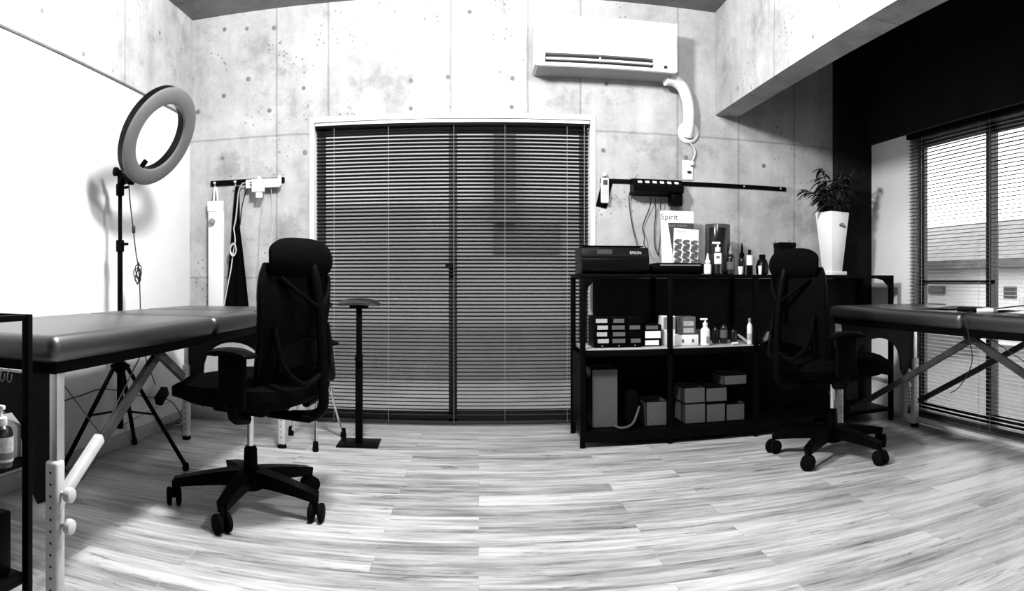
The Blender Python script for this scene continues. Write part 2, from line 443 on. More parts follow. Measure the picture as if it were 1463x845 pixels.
def blind(name, label, p0, p1, ztop, zbot, tilt, sm, cords_at, wand_at, pitch=.0228):
    """venetian blind hung between two points; slats run along p0 -> p1, the room is on the left of that line's normal"""
    p0, p1 = Vector(p0), Vector(p1); d = (p1 - p0).normalized(); L = (p1 - p0).length
    n = Vector((d.y, -d.x, 0))                     # towards the room
    root = empty(name, label, 'blind', (p0 + p1) / 2)
    def put(o): o.matrix_parent_inverse = Matrix.Translation(-Vector(root.location)); return o
    def P(u, w, z): return p0 + d * u + n * w + Vector((0, 0, z))
    M = Matrix(((d.x, n.x, 0, p0.x), (d.y, n.y, 0, p0.y), (0, 0, 1, 0), (0, 0, 0, 1)))
    put(MB().box(0, L, -.018, .018, ztop - .032, ztop, .002, 1, M).build('headrail', [BLACKP], root))
    if name == 'venetian_blind' and sm is SLAT:
        put(MB().box(0, L, .018, .022, ztop - .014, ztop + .004, .001, 1, M).build('rail_cover', SILVER, root))
    s = MB(); z = ztop - .052; k = 0
    hw = .0125
    while z > zbot + .05:
        jt = random.uniform(-.0006, .0006); tt = tilt + random.uniform(-.015, .015)
        def slat(u, v, z=z + jt, tt=tt):
            w = (v - .5) * 2 * hw; cr = .0016 * (1 - (2 * v - 1) ** 2)
            return P(.006 + u * (L - .012), w * math.cos(tt) - cr * math.sin(tt), z + w * math.sin(tt) + cr * math.cos(tt))
        s.slab(slat, 6, 3, .0007); z -= pitch; k += 1
    put(s.build('slats', sm, root, angle=60))
    st = MB()
    for j in range(7):
        zz = z + .012 - j * .0032
        st.box(.006, L - .006, -.012, .012, zz, zz + .0008, 0, 1, M)
    st.box(.004, L - .004, -.013, .013, zbot, zbot + .018, .003, 1, M)
    put(st.build('bottom_rail', sm, root))
    for u in cords_at:
        put(MB().tube([P(u, .0145, ztop - .03), P(u, .0145, zbot + .01)], .0011, 5).build('ladder_cord', CORDG, root))
    if wand_at is not None:
        c = MB()
        nb = 46; z0, z1 = ztop - .03, ztop - .80
        c.tube([P(wand_at, .026, z0), P(wand_at, .026, z1)], .0013, 5)
        for i in range(nb):
            zz = z0 + (z1 - z0) * i / (nb - 1)
            c.lathe([(.0004, -.004), (.003, -.002), (.003, .002), (.0004, .004)], P(wand_at, .026, zz), 6)
        c.lathe([(.001, -.03), (.006, -.024), (.007, -.008), (.003, 0)], P(wand_at, .026, z1), 10)
        put(c.build('pull_chain', CORDG, root))
    return root
blind('venetian_blind', 'wide dark venetian blind over the back window, behind the padded arm rest stand',
      (WX0 + .034, YB + .022, 0), (WX1 - .034, YB + .022, 0), WZ1 - .040, .034, math.radians(24), SLAT, (.12, .46, .86, 1.17, 1.55), 1.655)
blind('venetian_blind', 'open-slat venetian blind over the bright window behind the bed on the right',
      (XR - .018, RY1 - .005, 0), (XR - .018, RY0 + .005, 0), RZ1 - .004, .045, math.radians(2), SLAT2, (.16, .70, .79, 1.32), None)

# ------------------------------------------------------------------ massage tables
def massage_table(label, x0, x1, y0, y1, seams, ztop, hinge_y, open_side, far_end):
    root = empty('massage_table', label, 'massage table', ((x0 + x1) / 2, (y0 + y1) / 2, 0))
    inv = Matrix.Translation(-Vector(root.location))
    def put(o): o.matrix_parent_inverse = inv.copy(); return o
    ys = [y0] + list(seams) + [y1]
    th = .075
    for a, c in zip(ys[:-1], ys[1:]):
        def top(u, v, a=a, c=c):
            return Vector((x0 + (x1 - x0) * u, a + (c - a) * v, ztop))
        m = MB().box(x0, x1, a + .003, c - .003, ztop - th, ztop, .030, 4)
        put(m.build('cushion', LEATHER, root))
    put(MB().box(x0 + .02, x1 - .02, y0 + .03, y1 - .03, ztop - th - .030, ztop - th + .012, .004).build('frame', BLACKM, root))
    zt = ztop - th - .025
    for yl, ey in ((y0 + .06, -1), (y1 - .06, 1)):
        xa, xb = x0 + .05, x1 - .05
        W = xb - xa; poly = [(0, .32), (0, zt), (W, zt), (W, .32), (W - .045, .30)]
        for i in range(15):                                    # arched cut-out
            t = i / 14; aa = PI * t
            poly.append((W / 2 + (W / 2 - .085) * math.cos(aa), .36 + (zt - .36 - .10) * math.sin(aa) ** .7))
        poly.append((.045, .30))
        pn = MB().prism(poly, lambda u, v, d: Vector((xa + u, yl + d, v)), -.008, .008)
        put(pn.build('end_panel', DARKWOOD, root))
        for x in (x0 + .035, x1 - .035):
            lg = MB().box(x - .013, x + .013, yl - .018, yl + .018, .30, zt + .02, .003)
            lo = put(lg.build('leg', ALU, root))
            e = MB().box(x - .021, x + .021, yl - .030, yl + .012, .018, .43, .010, 3)
            e.m(1)
            for i in range(12):
                z = .40 - i * .031
                e.lathe([(.0036, 0), (.0036, .001)], (0, 0, 0), 8, Matrix.Translation((x, yl - .0297, z)) @ Matrix.Rotation(PI / 2, 4, 'X'))
            ex = e.build('leg_extension', [PALEALU, HOLE], lo)
            ft = MB().lathe([(.024, 0), (.026, .006), (.022, .022)], (x, yl - .009, 0), 14).build('rubber_foot', RUBBER, lo)
            for z in (.345, .262):
                kb = MB().lathe([(.006, 0), (.006, .018), (.019, .020), (.021, .028), (.019, .038), (.012, .041)], (0, 0, 0), 14,
                                Matrix.Translation((x + .018 * open_side, yl - .010, z)) @ Matrix.Rotation(PI / 2 * open_side, 4, 'Y')).build('knob', PALEALU, lo)
    for x in (x0 + .065, x1 - .065):
        br = MB()
        ya, yb = y0 + .085, y1 - .085
        br.bar((x, ya + .12, .345 + .0), (x, hinge_y + .04, zt + .0), .018, .032)
        br.bar((x + .02, *far_end), (x + .02, hinge_y - .03, zt + .0), .018, .030)
        bo = put(br.build('brace', BRACE, root))
        sl = MB().bar((x + .012, ya - .0, .300), (x + .012, ya + .22, .44), .030, .030, bevel=.006)
        so = sl.build('brace_sleeve', PALEALU, bo)
    for x in (x0 + .05, x1 - .05):
        cb = MB().tube([(x - .02 * open_side, y0 + .085, zt), (x - .015 * open_side, y0 + .33, .44), (x - .015 * open_side, hinge_y - .1, zt)], .0022, 5)
        put(cb.build('support_cable', CORDB, root))
    return root
massage_table('black padded massage table along the white wall on the left, ring light standing behind it', -1.66, -1.02, 1.41, 3.60, (2.50, 3.05), .765, 2.10, 1, (2.28, .55))
massage_table('black padded massage table in front of the bright window, papers lying on it', 1.955, 2.57, 1.28, 3.45, (2.27,), .765, 2.27, -1, (3.32, .17))

# ------------------------------------------------------------------ office chairs
def office_chair(label, x, y, ang, base_rot):
    r = empty('office_chair', label, 'chair', (x, y, 0), ang, 'black office chairs')
    # seat: waterfall front, soft edges
    def seat(u, v):
        a = 2 * u - 1; c = 2 * v - 1
        k = (abs(a) ** 4 + abs(c) ** 4) ** .25; kk = max(abs(a), abs(c)); s = kk / k if k > 1e-6 else 1
        a, c = a * s, c * s
        return Vector((.0 + .275 * a, .255 * c, .487 - .040 * max(0, a) ** 3 + .012 * a * a - .015 * (1 - c * c)))
    MB().slab(seat, 18, 18, lambda u, v: .135 * max(.28, 1 - max(abs(2 * u - 1), abs(2 * v - 1)) ** 6)).build('seat', FABRIC, r)
    MB().box(-.13, .12, -.10, .10, .385, .43, .012).box(-.30, -.10, -.035, .035, .375, .40, .006).build('tilt_mechanism', BLACKP, r)
    # mesh back: leans back, curved round the sitter
    def bx(z): return -.215 - .055 * (z - .5) - .04 * math.sin((z - .5) * 5.2)
    def back(u, v):
        a = 2 * u - 1; z = .50 + .46 * v
        w = .235 * (1 - .22 * (1 - v) ** 2) * (1 - .16 * max(0, v - .75) * 4 * max(0, v - .75) * 4)
        return Vector((bx(z) + .055 * a * a, a * w, z))
    MB().slab(back, 14, 16, .022).build('backrest', MESHF, r)
    fr = MB()
    edge = [back(0, j / 16) for j in range(17)] + [back(i / 10, 1) for i in range(1, 10)] + [back(1, j / 16) for j in range(16, -1, -1)] + [back(i / 10, 0) for i in range(9, 0, -1)]
    fr.tube(edge + [edge[0]], .015, 8)
    fr.build('back_frame', BLACKP, r)
    def head(u, v):
        a = 2 * u - 1; z = .925 + .130 * v
        c = 2 * v - 1; k = (abs(a) ** 3 + abs(c) ** 3) ** (1 / 3); kk = max(abs(a), abs(c)); sc = kk / k if k > 1e-6 else 1
        a, c = a * sc, c * sc; v = (c + 1) / 2; z = .915 + .15 * v
        return Vector((bx(.95) - .005 + .035 * a * a + .03 * (v - .4) ** 2 * 4 - .02 * v, a * .215, z))
    MB().slab(head, 14, 10, lambda u, v: .05 * max(.3, 1 - max(abs(2 * u - 1), abs(2 * v - 1)) ** 5)).build('headrest', FABRIC, r)
    sp = MB()
    sp.tube(smooth_path([(-.20, 0, .39), (-.33, 0, .42), (-.335, 0, .56), (-.33, 0, .75), (-.30, 0, .93), (-.275, 0, .98)]), .020, 10)
    for sg in (-1, 1):
        sp.tube(smooth_path([(-.335, 0, .56), (-.32, .10 * sg, .53), (-.275, .17 * sg, .60), (-.245, .185 * sg, .74)]), .011, 8)
        sp.tube(smooth_path([(-.33, 0, .80), (-.30, .10 * sg, .86), (-.26, .17 * sg, .92)]), .010, 8)
    sp.build('back_support', BLACKP, r)
    lum = MB()
    def lb(u, v):
        a = 2 * u - 1
        return Vector((bx(.64) - .028 + .045 * a * a, .14 * a, .60 + .09 * v - .03 * a * a))
    lum.slab(lb, 10, 5, .014).build('lumbar_pad', BLACKP, r)
    for sg in (-1, 1):
        ar = MB()
        ar.tube(smooth_path([(-.135, .20 * sg, .40), (-.135, .275 * sg, .415), (-.135, .29 * sg, .46)]), .020, 8)
        ar.box(-.195, -.075, .29 * sg - .012, .29 * sg + .012, .455, .640, .008, 3)
        ao = ar.build('armrest', BLACKP, r)
        def pad(u, v, sg=sg):
            a = 2 * u - 1; c = 2 * v - 1; k = (abs(a) ** 4 + abs(c) ** 4) ** .25; kk = max(abs(a), abs(c)); s = kk / k if k > 1e-6 else 1
            return Vector((-.130 + .102 * a * s, .29 * sg + .042 * c * s, .655 - .014 * a * a))
        MB().slab(pad, 12, 6, lambda u, v: .03 * max(.3, 1 - max(abs(2 * u - 1), abs(2 * v - 1)) ** 5)).build('arm_pad', BLACKP, ao)
    MB().lathe([(.014, .24), (.014, .385)], (0, 0, 0), 16).build('gas_lift', CHROME, r)
    MB().lathe([(.030, .08), (.030, .12), (.026, .235), (.020, .245)], (0, 0, 0), 18).lathe([(.050, .075), (.058, .085), (.055, .130), (.035, .145)], (0, 0, 0), 20).build('column_sleeve', BLACKP, r)
    for k in range(5):
        t = base_rot + k * 2 * PI / 5 - ang
        d = Vector((math.cos(t), math.sin(t), 0)); s = Vector((-d.y, d.x, 0))
        lg = MB()
        n = 8; vs = []; fs = []
        for i in range(n + 1):
            q = i / n; c = d * (.03 + .28 * q); zt = .155 - .045 * q ** 1.5; hh = .066 - .030 * q; w = .034 - .012 * q
            for a, bq in ((-1, 0), (1, 0), (1, -1), (-1, -1)):
                vs.append(c + s * w * a * (1 if bq == 0 else .75) + Vector((0, 0, zt + bq * hh)))
        for i in range(n):
            for j in range(4):
                j2 = (j + 1) % 4; fs.append((i * 4 + j, i * 4 + j2, (i + 1) * 4 + j2, (i + 1) * 4 + j))
        fs += [(3, 2, 1, 0), tuple(n * 4 + j for j in range(4))]
        lg._add(vs, fs)
        lo = lg.build('base_leg', BLACKP, r)
        c = d * .31
        cs = MB(); w = Matrix.Translation(c + Vector((0, 0, .036))) @ Matrix.Rotation(t + .9 + k, 4, 'Z') @ Matrix.Rotation(PI / 2, 4, 'X')
        for off in (-.019, .019):
            cs.lathe([(.026, -.011), (.036, -.007), (.036, .007), (.026, .011)], (0, 0, 0), 20, w @ Matrix.Translation((0, 0, off)))
        cs.lathe([(.008, -.02), (.008, .02)], (0, 0, 0), 10, w)
        cs.tube([c + Vector((0, 0, .035)), c + Vector((0, 0, .098))], .009, 8)
        cs.build('caster', RUBBER, lo)
    return r
office_chair('black high-backed office chair beside the left massage table, its seat facing the white wall', -.90, 2.57, math.atan2(.3, -.95), math.radians(-90))
office_chair('black high-backed office chair in front of the black shelf rack, facing the right window', 1.76, 3.06, .12, math.radians(146))

# ------------------------------------------------------------------ ring light on its stand
def ring_light():
    base = Vector((-1.735, 2.965, 0))
    r = empty('ring_light', 'large ring lamp on a black tripod stand, tilted down over the left massage table', 'ring light', base)
    def put(o): o.matrix_parent_inverse = Matrix.Translation(-base); return o
    def W(x, y, z): return base + Vector((x, y, z))
    p = MB().tube([W(0, 0, .16), W(0, 0, .72)], .0165, 12).tube([W(0, 0, .70), W(0, 0, 1.10)], .0135, 12).tube([W(0, 0, 1.08), W(0, 0, 1.40)], .0105, 12)
    put(p.build('pole', BLACKP, r))
    for z in (.72, 1.085, 1.37):
        c = MB().lathe([(.018, -.03), (.021, -.026), (.021, .026), (.018, .03)], W(0, 0, z), 14)
        c.bar(W(.015, -.005, z + .008), W(.055, -.015, z + .008), .010, .014, bevel=.003)
        put(c.build('clamp_collar', BLACKP, r))
    hub = MB().lathe([(.02, -.03), (.028, -.02), (.028, .03), (.02, .035)], W(0, 0, .47), 14)
    put(MB().lathe([(.02, -.015), (.024, -.01), (.024, .015), (.018, .02)], W(0, 0, .25), 14).build('brace_collar', BLACKP, r))
    for k in range(3):
        t = k * 2 * PI / 3
        hub.bar(W(.01 * math.cos(t), .01 * math.sin(t), .49), W(.05 * math.cos(t), .05 * math.sin(t), .47), .022, .03, bevel=.004)
    put(hub.build('leg_hub', BLACKP, r))
    for fx, fy in ((.375, -.02), (-.095, .32), (-.105, -.36)):
        L = MB().bar(W(fx * .11, fy * .11, .475), W(fx, fy, .022), .022, .014, bevel=.003)
        L.bar(W(fx * .04, fy * .04, .25), W(fx * .52, fy * .52, .252), .014, .008)
        lo = put(L.build('leg', BLACKP, r))
        q = MB().lathe([(.014, 0), (.017, .012), (.014, .034), (.008, .038)], W(fx, fy, 0), 12).build('rubber_foot', RUBBER, lo)
    N = Vector((.86, -.12, -.50)).normalized(); C = Vector((-1.497, 2.93, 1.608))
    U = (Vector((0, 0, 1)) - N * N.z).normalized(); V = N.cross(U)
    M = Matrix(((U.x, V.x, N.x, C.x), (U.y, V.y, N.y, C.y), (U.z, V.z, N.z, C.z), (0, 0, 0, 1)))
    def annulus(prof, seg=64):
        vs = []; fs = []; n = len(prof)
        for k in range(seg):
            t = 2 * PI * k / seg
            for rr, z in prof: vs.append(M @ Vector((rr * math.cos(t), rr * math.sin(t), z)))
        for k in range(seg):
            k2 = (k + 1) % seg
            for j in range(n):
                j2 = (j + 1) % n; fs.append((k * n + j, k * n + j2, k2 * n + j2, k2 * n + j))
        return MB()._add(vs, fs)
    put(annulus([(.178, -.040), (.234, -.040), (.246, -.030), (.246, .006), (.171, .006), (.171, -.034)]).build('ring_housing', BLACKG, r))
    put(annulus([(.168, .0062), (.250, .0062), (.248, .016), (.240, .020), (.178, .020), (.170, .016)]).build('diffuser', DIFFUSER, r))
    mount = C - U * .215 - N * .03 + V * .03
    b = MB().bar(mount + U * .05, mount - U * .055, .05, .03, bevel=.006)
    b.bar(mount - U * .03 - N * .01, W(.01, 0, 1.455), .03, .03, bevel=.006)
    b.tube([W(0, 0, 1.39), W(0, 0, 1.47)], .014, 10)
    for (q, dd) in ((W(-.012, 0, 1.462), Vector((-.5, -.85, 0))), (W(.018, 0, 1.415), Vector((.6, -.8, 0)))):
        dd.normalize(); a = Vector((0, 0, 1)); c = dd.cross(a)
        KM = Matrix(((c.x, a.x, dd.x, q.x), (c.y, a.y, dd.y, q.y), (c.z, a.z, dd.z, q.z), (0, 0, 0, 1)))
        b.lathe([(.012, 0), (.023, .004), (.023, .020), (.015, .024)], (0, 0, 0), 16, KM)
    b.bar(mount + N * .02 + U * .02, mount + N * .04 + U * .09, .02, .02, bevel=.003)
    put(b.build('mount_bracket', BLACKP, r))
    return r
RL = ring_light()
c0 = Vector((-1.665, 2.93, 1.40))
RX = -1.705
cord('power_cord', [c0, on_x(186, 290, RX), on_x(190, 325, RX), on_x(194, 360, RX), on_x(197, 378, RX), on_x(199, 396, RX), on_x(200, 420, RX), on_x(201, 450, RX),
                    on_x(205, 500, RX - .02), on_x(222, 550, RX - .05)], .0030, CORDB, None, parent=RL)
b = MB()
for k in range(4):
    c = on_x(198, 387, RX); a = .010 + .003 * k
    b.tube([c + Vector((a * math.cos(t) * (1 if k % 2 else -.7) + .008 * math.sin(t * 2), -.004 * k, .042 * math.sin(t) - .01 * k)) for t in [2 * PI * i / 20 for i in range(21)]], .0028, 6)
hang(b.build('cord_bundle', CORDB), RL)
hang(MB().lathe([(.006, -.02), (.009, -.015), (.009, .015), (.006, .02)], on_x(191, 328, RX), 10).build('cord_switch', CORDB), RL)

# ------------------------------------------------------------------ back wall, left: hook rail and what hangs on it
rz = 1.545
ra, rb = on_y(302, 258, YB), on_y(407, 254, YB)
hr = MB().box(ra.x, rb.x, YB - .014, YB, rz - .017, rz + .017, .002)
rail = tag(hr.build('hook_rail', BLACKM), 'flat black hook rail screwed to the concrete left of the window', 'hook rail')
for px in (309, 338):
    x = on_y(px, 255, YB).x
    k = MB().lathe([(.003, 0), (.003, .01), (.009, .012), (.009, .018), (.004, .021)], (0, 0, 0), 12, Matrix.Translation((x, YB - .014, rz)) @ Matrix.Rotation(PI / 2, 4, 'X'))
    k.tube(smooth_path([(x, YB - .020, rz - .01), (x, YB - .026, rz - .035), (x, YB - .038, rz - .04), (x, YB - .042, rz - .028)]), .003, 6)
    k.build('hook', SILVER, rail)
x0, x1 = on_y(297, 283, YB - .05).x, on_y(319.5, 283, YB - .05).x
yw = YB - .045; zt = 1.425
r = empty('hanging_board', 'long white board hanging by a loop from the hook rail, round knob near its top', 'board', ((x0 + x1) / 2, yw, .66))
inv = Matrix.Translation(-Vector(r.location))
for o in (MB().box(x0 + .004, x1, yw - .010, yw + .012, .66, zt - .065, .004).build('board', WHITE, r),
          MB().box(x0, x1 - .003, yw - .015, yw + .014, zt - .068, zt, .004).build('hinged_cap', WHITE, r),
          MB().tube(smooth_path([((x0 + x1) / 2 - .014, yw - .005, zt - .02), ((x0 + x1) / 2 - .010, yw - .005, zt + .06), ((x0 + x1) / 2, yw - .004, zt + .088), ((x0 + x1) / 2 + .010, yw - .005, zt + .06), ((x0 + x1) / 2 + .014, yw - .005, zt - .02)]), .0055, 8).build('hanging_loop', WHITE, r),
          MB().lathe([(.008, 0), (.010, .008), (.020, .014), (.022, .022), (.018, .031), (.008, .035)], (0, 0, 0), 16, Matrix.Translation(on_y(304.5, 317, yw - .010)) @ Matrix.Rotation(PI / 2, 4, 'X')).build('knob', GREY, r)):
    o.matrix_parent_inverse = inv.copy()
# black cloth: gathered at the hook, falling in folds
ax = on_y(338, 263, YB - .03)
def cloth(u, v):
    z = 1.515 - (1.515 - .66) * v
    xl = -.010 - .078 * v ** .85; xr = .010 + .095 * max(0, v - .32) ** .9 + .012 * v
    x = ax.x + .008 + xl + (xr - xl) * u
    return Vector((x, YB - .036 + .012 * math.sin(u * 15 + v * 2.5) * (.35 + v * .65), z))
tag(MB().slab(cloth, 28, 26, .008).build('hanging_apron', FABRIC), 'long black cloth hanging in folds from the second hook, between white board and power strip', 'apron')
# white power strip with an adapter
pa, pb = on_y(353, 262, YB - .04), on_y(403, 259, YB - .04)
ys = YB - .048
r = empty('power_strip', 'white power strip with a chunky adapter, fixed over the black hook rail', 'power strip', ((pa.x + pb.x) / 2, ys, 1.53))
inv = Matrix.Translation(-Vector(r.location))
zs = 1.523
o = MB().box(pa.x, pb.x - .01, ys - .022, ys + .0, zs - .030, zs + .026, .006).box(pb.x - .022, pb.x, ys - .018, ys + .002, zs - .02, zs + .045, .005)
o.box(pa.x + .03, pa.x + .05, ys - .0, ys + .0325, zs - .005, zs + .008)
o.build('strip_body', WHITE, r).matrix_parent_inverse = inv.copy()
o = MB()
for z in (zs + .006, zs - .010): o.box(pa.x + .030, pa.x + .040, ys - .0232, ys - .0215, z - .005, z + .005)
o.build('socket_holes', HOLE, r).matrix_parent_inverse = inv.copy()
xa = on_y(362, 262, YB - .07).x; xb = on_y(379, 262, YB - .07).x
o = MB().box(xa, xb, ys - .060, ys - .022, zs - .060, zs + .022, .006).box(xa + .024, xb - .012, ys - .05, ys - .028, zs - .096, zs - .058, .005).box(xa + .035, xa + .055, ys - .05, ys - .03, zs + .02, zs + .04, .004)
o.build('adapter', WHITE, r).matrix_parent_inverse = inv.copy()
PS = r
P = lambda px, py, d=.05: on_y(px, py, YB - d)
cord('power_cord', [P(353, 261, .055), P(346, 263), P(341, 274), P(339, 292), P(337, 312, .06), P(334, 327, .07)], .0050, CORDG, None, parent=PS)
cord('power_cord', [P(334, 327, .073), P(336, 345, .075), P(333, 362, .075), P(330, 385, .075), P(325, 410, .075), P(321, 432, .075), P(316, 452, .075)], .0036, CORDW, None, parent=PS)
b = MB()
for k in range(3): b.tube([P(333.5, 357, .085) + Vector((.020 * math.cos(t), -.003 * k, (.030 + .006 * k) * math.sin(t))) for t in [2 * PI * i / 16 for i in range(17)]], .003, 6)
hang(b.build('cord_bundle', CORDW), PS)
cord('power_cord', [P(362, 268, .05), P(353, 271, .02), P(348, 285, .012), P(345, 302, .012), P(343, 322, .015)], .0035, CORDB, None, parent=PS)
cord('power_cord', [P(387, 268, .05), P(389, 290, .012), P(390, 320, .010), P(386, 345, .010), P(380, 375, .010), P(378, 410, .010), P(380, 440, .010)], .0022, CORDW, None, parent=PS)
cord('power_cord', [P(379, 268, .05), P(374, 300, .012), P(371, 330, .010), P(369, 380, .010), P(366, 430, .010)], .0016, CORDG, None, parent=PS)

# ------------------------------------------------------------------ arm rest stand and chrome tripod
c = Vector((-.663, 3.715, 0))
r = empty('armrest_stand', 'black padded arm rest on a single pole and square plate, before the back window', 'arm rest', c, .05)
MB().box(-.115, .115, -.105, .105, 0, .008, .002).build('base_plate', BLACKG, r)
MB().box(-.019, .019, -.019, .019, .008, .50, .002).box(-.015, .015, -.015, .015, .50, .77, .002).build('pole', BLACKM, r)
MB().lathe([(.006, 0), (.006, .02), (.018, .022), (.018, .036)], (0, 0, 0), 12, Matrix.Translation((0, -.019, .48)) @ Matrix.Rotation(PI / 2, 4, 'X')).build('knob', BLACKP, r)
def pad(u, v):
    a = 2 * u - 1; q = 2 * v - 1; k = (abs(a) ** 3 + abs(q) ** 3) ** (1 / 3); kk = max(abs(a), abs(q)); s = kk / k if k > 1e-6 else 1
    a, q = a * s, q * s
    return Vector((.122 * a, .075 * q, .793 - .016 * a * a - .010 * q * q))
MB().slab(pad, 16, 12, lambda u, v: .038 * max(.3, 1 - max(abs(2 * u - 1), abs(2 * v - 1)) ** 5)).build('pad', LEATHER, r)
MB().box(-.05, .05, -.035, .035, .755, .775, .003).build('pad_bracket', BLACKM, r)

c = Vector((-.915, 3.725, 0))
r = empty('tripod_stand', 'chrome tripod stand with black rubber feet, behind the back of the left office chair', 'tripod', c)
MB().tube([(0, 0, .20), (0, 0, .76)], .011, 12).tube([(0, 0, .52), (0, 0, .56)], .018, 12).build('column', CHROME, r)
MB().box(-.09, .09, -.05, .05, .76, .785, .01, 3).build('top_plate', BLACKP, r)
for fx, fy in ((-.175, .105), (.055, -.225), (.135, .125)):
    L = MB().tube([(fx * .08, fy * .08, .56), (fx * .55, fy * .55, .27)], .0095, 10).tube([(fx * .52, fy * .52, .285), (fx * .96, fy * .96, .03)], .007, 10)
    L.tube([(fx * .05, fy * .05, .22), (fx * .52, fy * .52, .29)], .005, 8)
    lo = L.build('leg', CHROME, r)
    MB().lathe([(.016, 0), (.018, .01), (.014, .05), (.009, .055)], (fx, fy, 0), 12).build('rubber_foot', RUBBER, lo)
    MB().lathe([(.012, -.02), (.0135, -.015), (.0135, .015), (.012, .02)], (fx * .54, fy * .54, .277), 12).build('leg_clamp', CHROME, lo)

# ------------------------------------------------------------------ air conditioner, pipe, sleeve, outlet
ax0, ax1, ay0, az0, az1 = .322, 1.175, 3.88, 2.155, 2.457
r = empty('air_conditioner', 'white wall-mounted air conditioner above the right end of the back window', 'air conditioner', ((ax0 + ax1) / 2, YB, az0))
inv = Matrix.Translation(-Vector(r.location))
prof = [(YB - .002, az0), (ay0 + .01, az0), (ay0 + .004, az0 + .008), (ay0 + .003, az0 + .016), (ay0 + .030, az0 + .02), (ay0 + .030, az0 + .066), (ay0 + .0, az0 + .070), (ay0 - .002, az0 + .18), (ay0 + .002, az1 - .03), (ay0 + .022, az1 - .004), (ay0 + .05, az1), (YB - .002, az1)]
xv0, xv1 = on_y(779, 80, ay0).x, on_y(934, 95, ay0).x
b = MB().prism(prof, lambda u, v, d: Vector((d, u, v)), xv0, xv1)
prof2 = [p for i, p in enumerate(prof) if i not in (3, 4, 5, 6)] ; prof2.insert(3, (ay0 + .0, az0 + .07))
b.prism(prof2, lambda u, v, d: Vector((d, u, v)), ax0 + .006, xv0)
b.prism(prof2, lambda u, v, d: Vector((d, u, v)), xv1, ax1 - .012)
for xx, w in ((ax0, .006), (ax1 - .012, .012)):
    b.box(xx, xx + w, ay0 + .008, YB - .002, az0 + .004, az1 - .004, .004)
b.build('casing', WHITE, r).matrix_parent_inverse = inv.copy()
MB().box(xv0, xv1, ay0 + .024, ay0 + .0305, az0 + .018, az0 + .068).build('air_outlet', HOLE, r).matrix_parent_inverse = inv.copy()
b = MB().box(xv0 + .004, xv1 - .006, ay0 - .002, ay0 + .024, az0 + .033, az0 + .045, .003); b.box((xv0 + xv1) / 2 - .004, (xv0 + xv1) / 2 + .004, ay0 - .001, ay0 + .012, az0 + .043, az0 + .056)
b.build('louvre_flap', WHITE, r).matrix_parent_inverse = inv.copy()
MB().box(ax0 + .02, ax1 - .02, ay0 + .016, YB - .004, az0 - .004, az0 + .001).build('underside', mat('grey_underside', .30, .5, noise=.05), r).matrix_parent_inverse = inv.copy()
p = on_y(951, 96, ay0); MB().box(p.x - .010, p.x + .010, ay0 - .004, ay0 + .004, p.z - .008, p.z + .008, .002).build('display', HOLE, r).matrix_parent_inverse = inv.copy()
MB().box(ax0 + .1, ax1 - .1, YB - .006, YB, az0 + .02, az1 - .02).build('mount_plate', SILVER, r).matrix_parent_inverse = inv.copy()
AC = r
Q = lambda px, py, d: on_y(px, py, YB - d)
b = MB().tube(smooth_path([Q(950, 114, .10), Q(962, 115, .09), Q(974, 124, .075), Q(981, 140, .06), Q(984, 158, .055), Q(984, 180, .05), Q(983, 194, .02)]), .036, 14)
hang(b.build('pipe', WHITE), AC)
cc = Q(983, 190, 0)
b = MB().lathe([(.070, 0), (.070, .012), (.060, .022), (.030, .026)], (0, 0, 0), 28, Matrix.Translation(cc) @ Matrix.Rotation(PI / 2, 4, 'X'))
hang(b.build('pipe_cap', WHITE), AC)
cord('power_cord', [Q(984, 203, .03), Q(989, 208, .022), Q(993, 217, .018), Q(991, 227, .018), Q(987, 232, .022)], .006, CORDW, None, parent=AC)
p = Q(982, 243.5, 0)
r = empty('wall_outlet', 'white rectangular wall outlet below the air conditioner pipe', 'outlet', p)
MB().box(-.036, .036, -.010, 0, -.062, .062, .004).build('outlet_plate', WHITE, r)
MB().box(-.004, .020, -.020, -.010, -.020, -.006, .003).build('socket', HOLE, r)
MB().box(.012, .034, -.034, -.010, .028, .056, .005).build('plug', WHITE, r)

# ------------------------------------------------------------------ back wall, right: black rail, power hub, remote
ra, rb = on_y(857, 256, YB).x, on_y(1122, 266, YB).x
rz = 1.525
hr = MB().box(ra, rb, YB - .012, YB, rz - .013, rz + .013, .002)
rail = tag(hr.build('wall_rail', BLACKM), 'long thin black rail across the concrete above the shelf rack', 'rail')
for px in (908, 966, 1062, 1114):
    x = on_y(px, 262, YB).x
    MB().lathe([(.006, 0), (.006, .004), (.004, .006)], (0, 0, 0), 10, Matrix.Translation((x, YB - .012, rz)) @ Matrix.Rotation(PI / 2, 4, 'X')).build('screw', SILVER, rail)
yh = YB - .012
hx0, hx1 = on_y(903, 262, yh - .06).x, on_y(974, 262, yh - .06).x
r = empty('power_hub', 'black boxy power unit with a row of white switches, mounted on the black wall rail', 'power unit', ((hx0 + hx1) / 2, yh, 1.50))
inv = Matrix.Translation(-Vector(r.location))
poly = [(0, 1.538), (-.055, 1.535), (-.105, 1.488), (-.105, 1.452), (-.03, 1.436), (0, 1.436)]
for o in (MB().prism(poly, lambda u, v, d: Vector((d, yh + u, v)), hx0, hx1).build('hub_body', BLACKP, r),
          MB().box(hx1 - .075, hx1 - .003, yh - .09, yh - .01, 1.375, 1.445, .004).build('hanging_box', BLACKP, r)):
    o.matrix_parent_inverse = inv.copy()
sl = math.atan2(.047, .05)
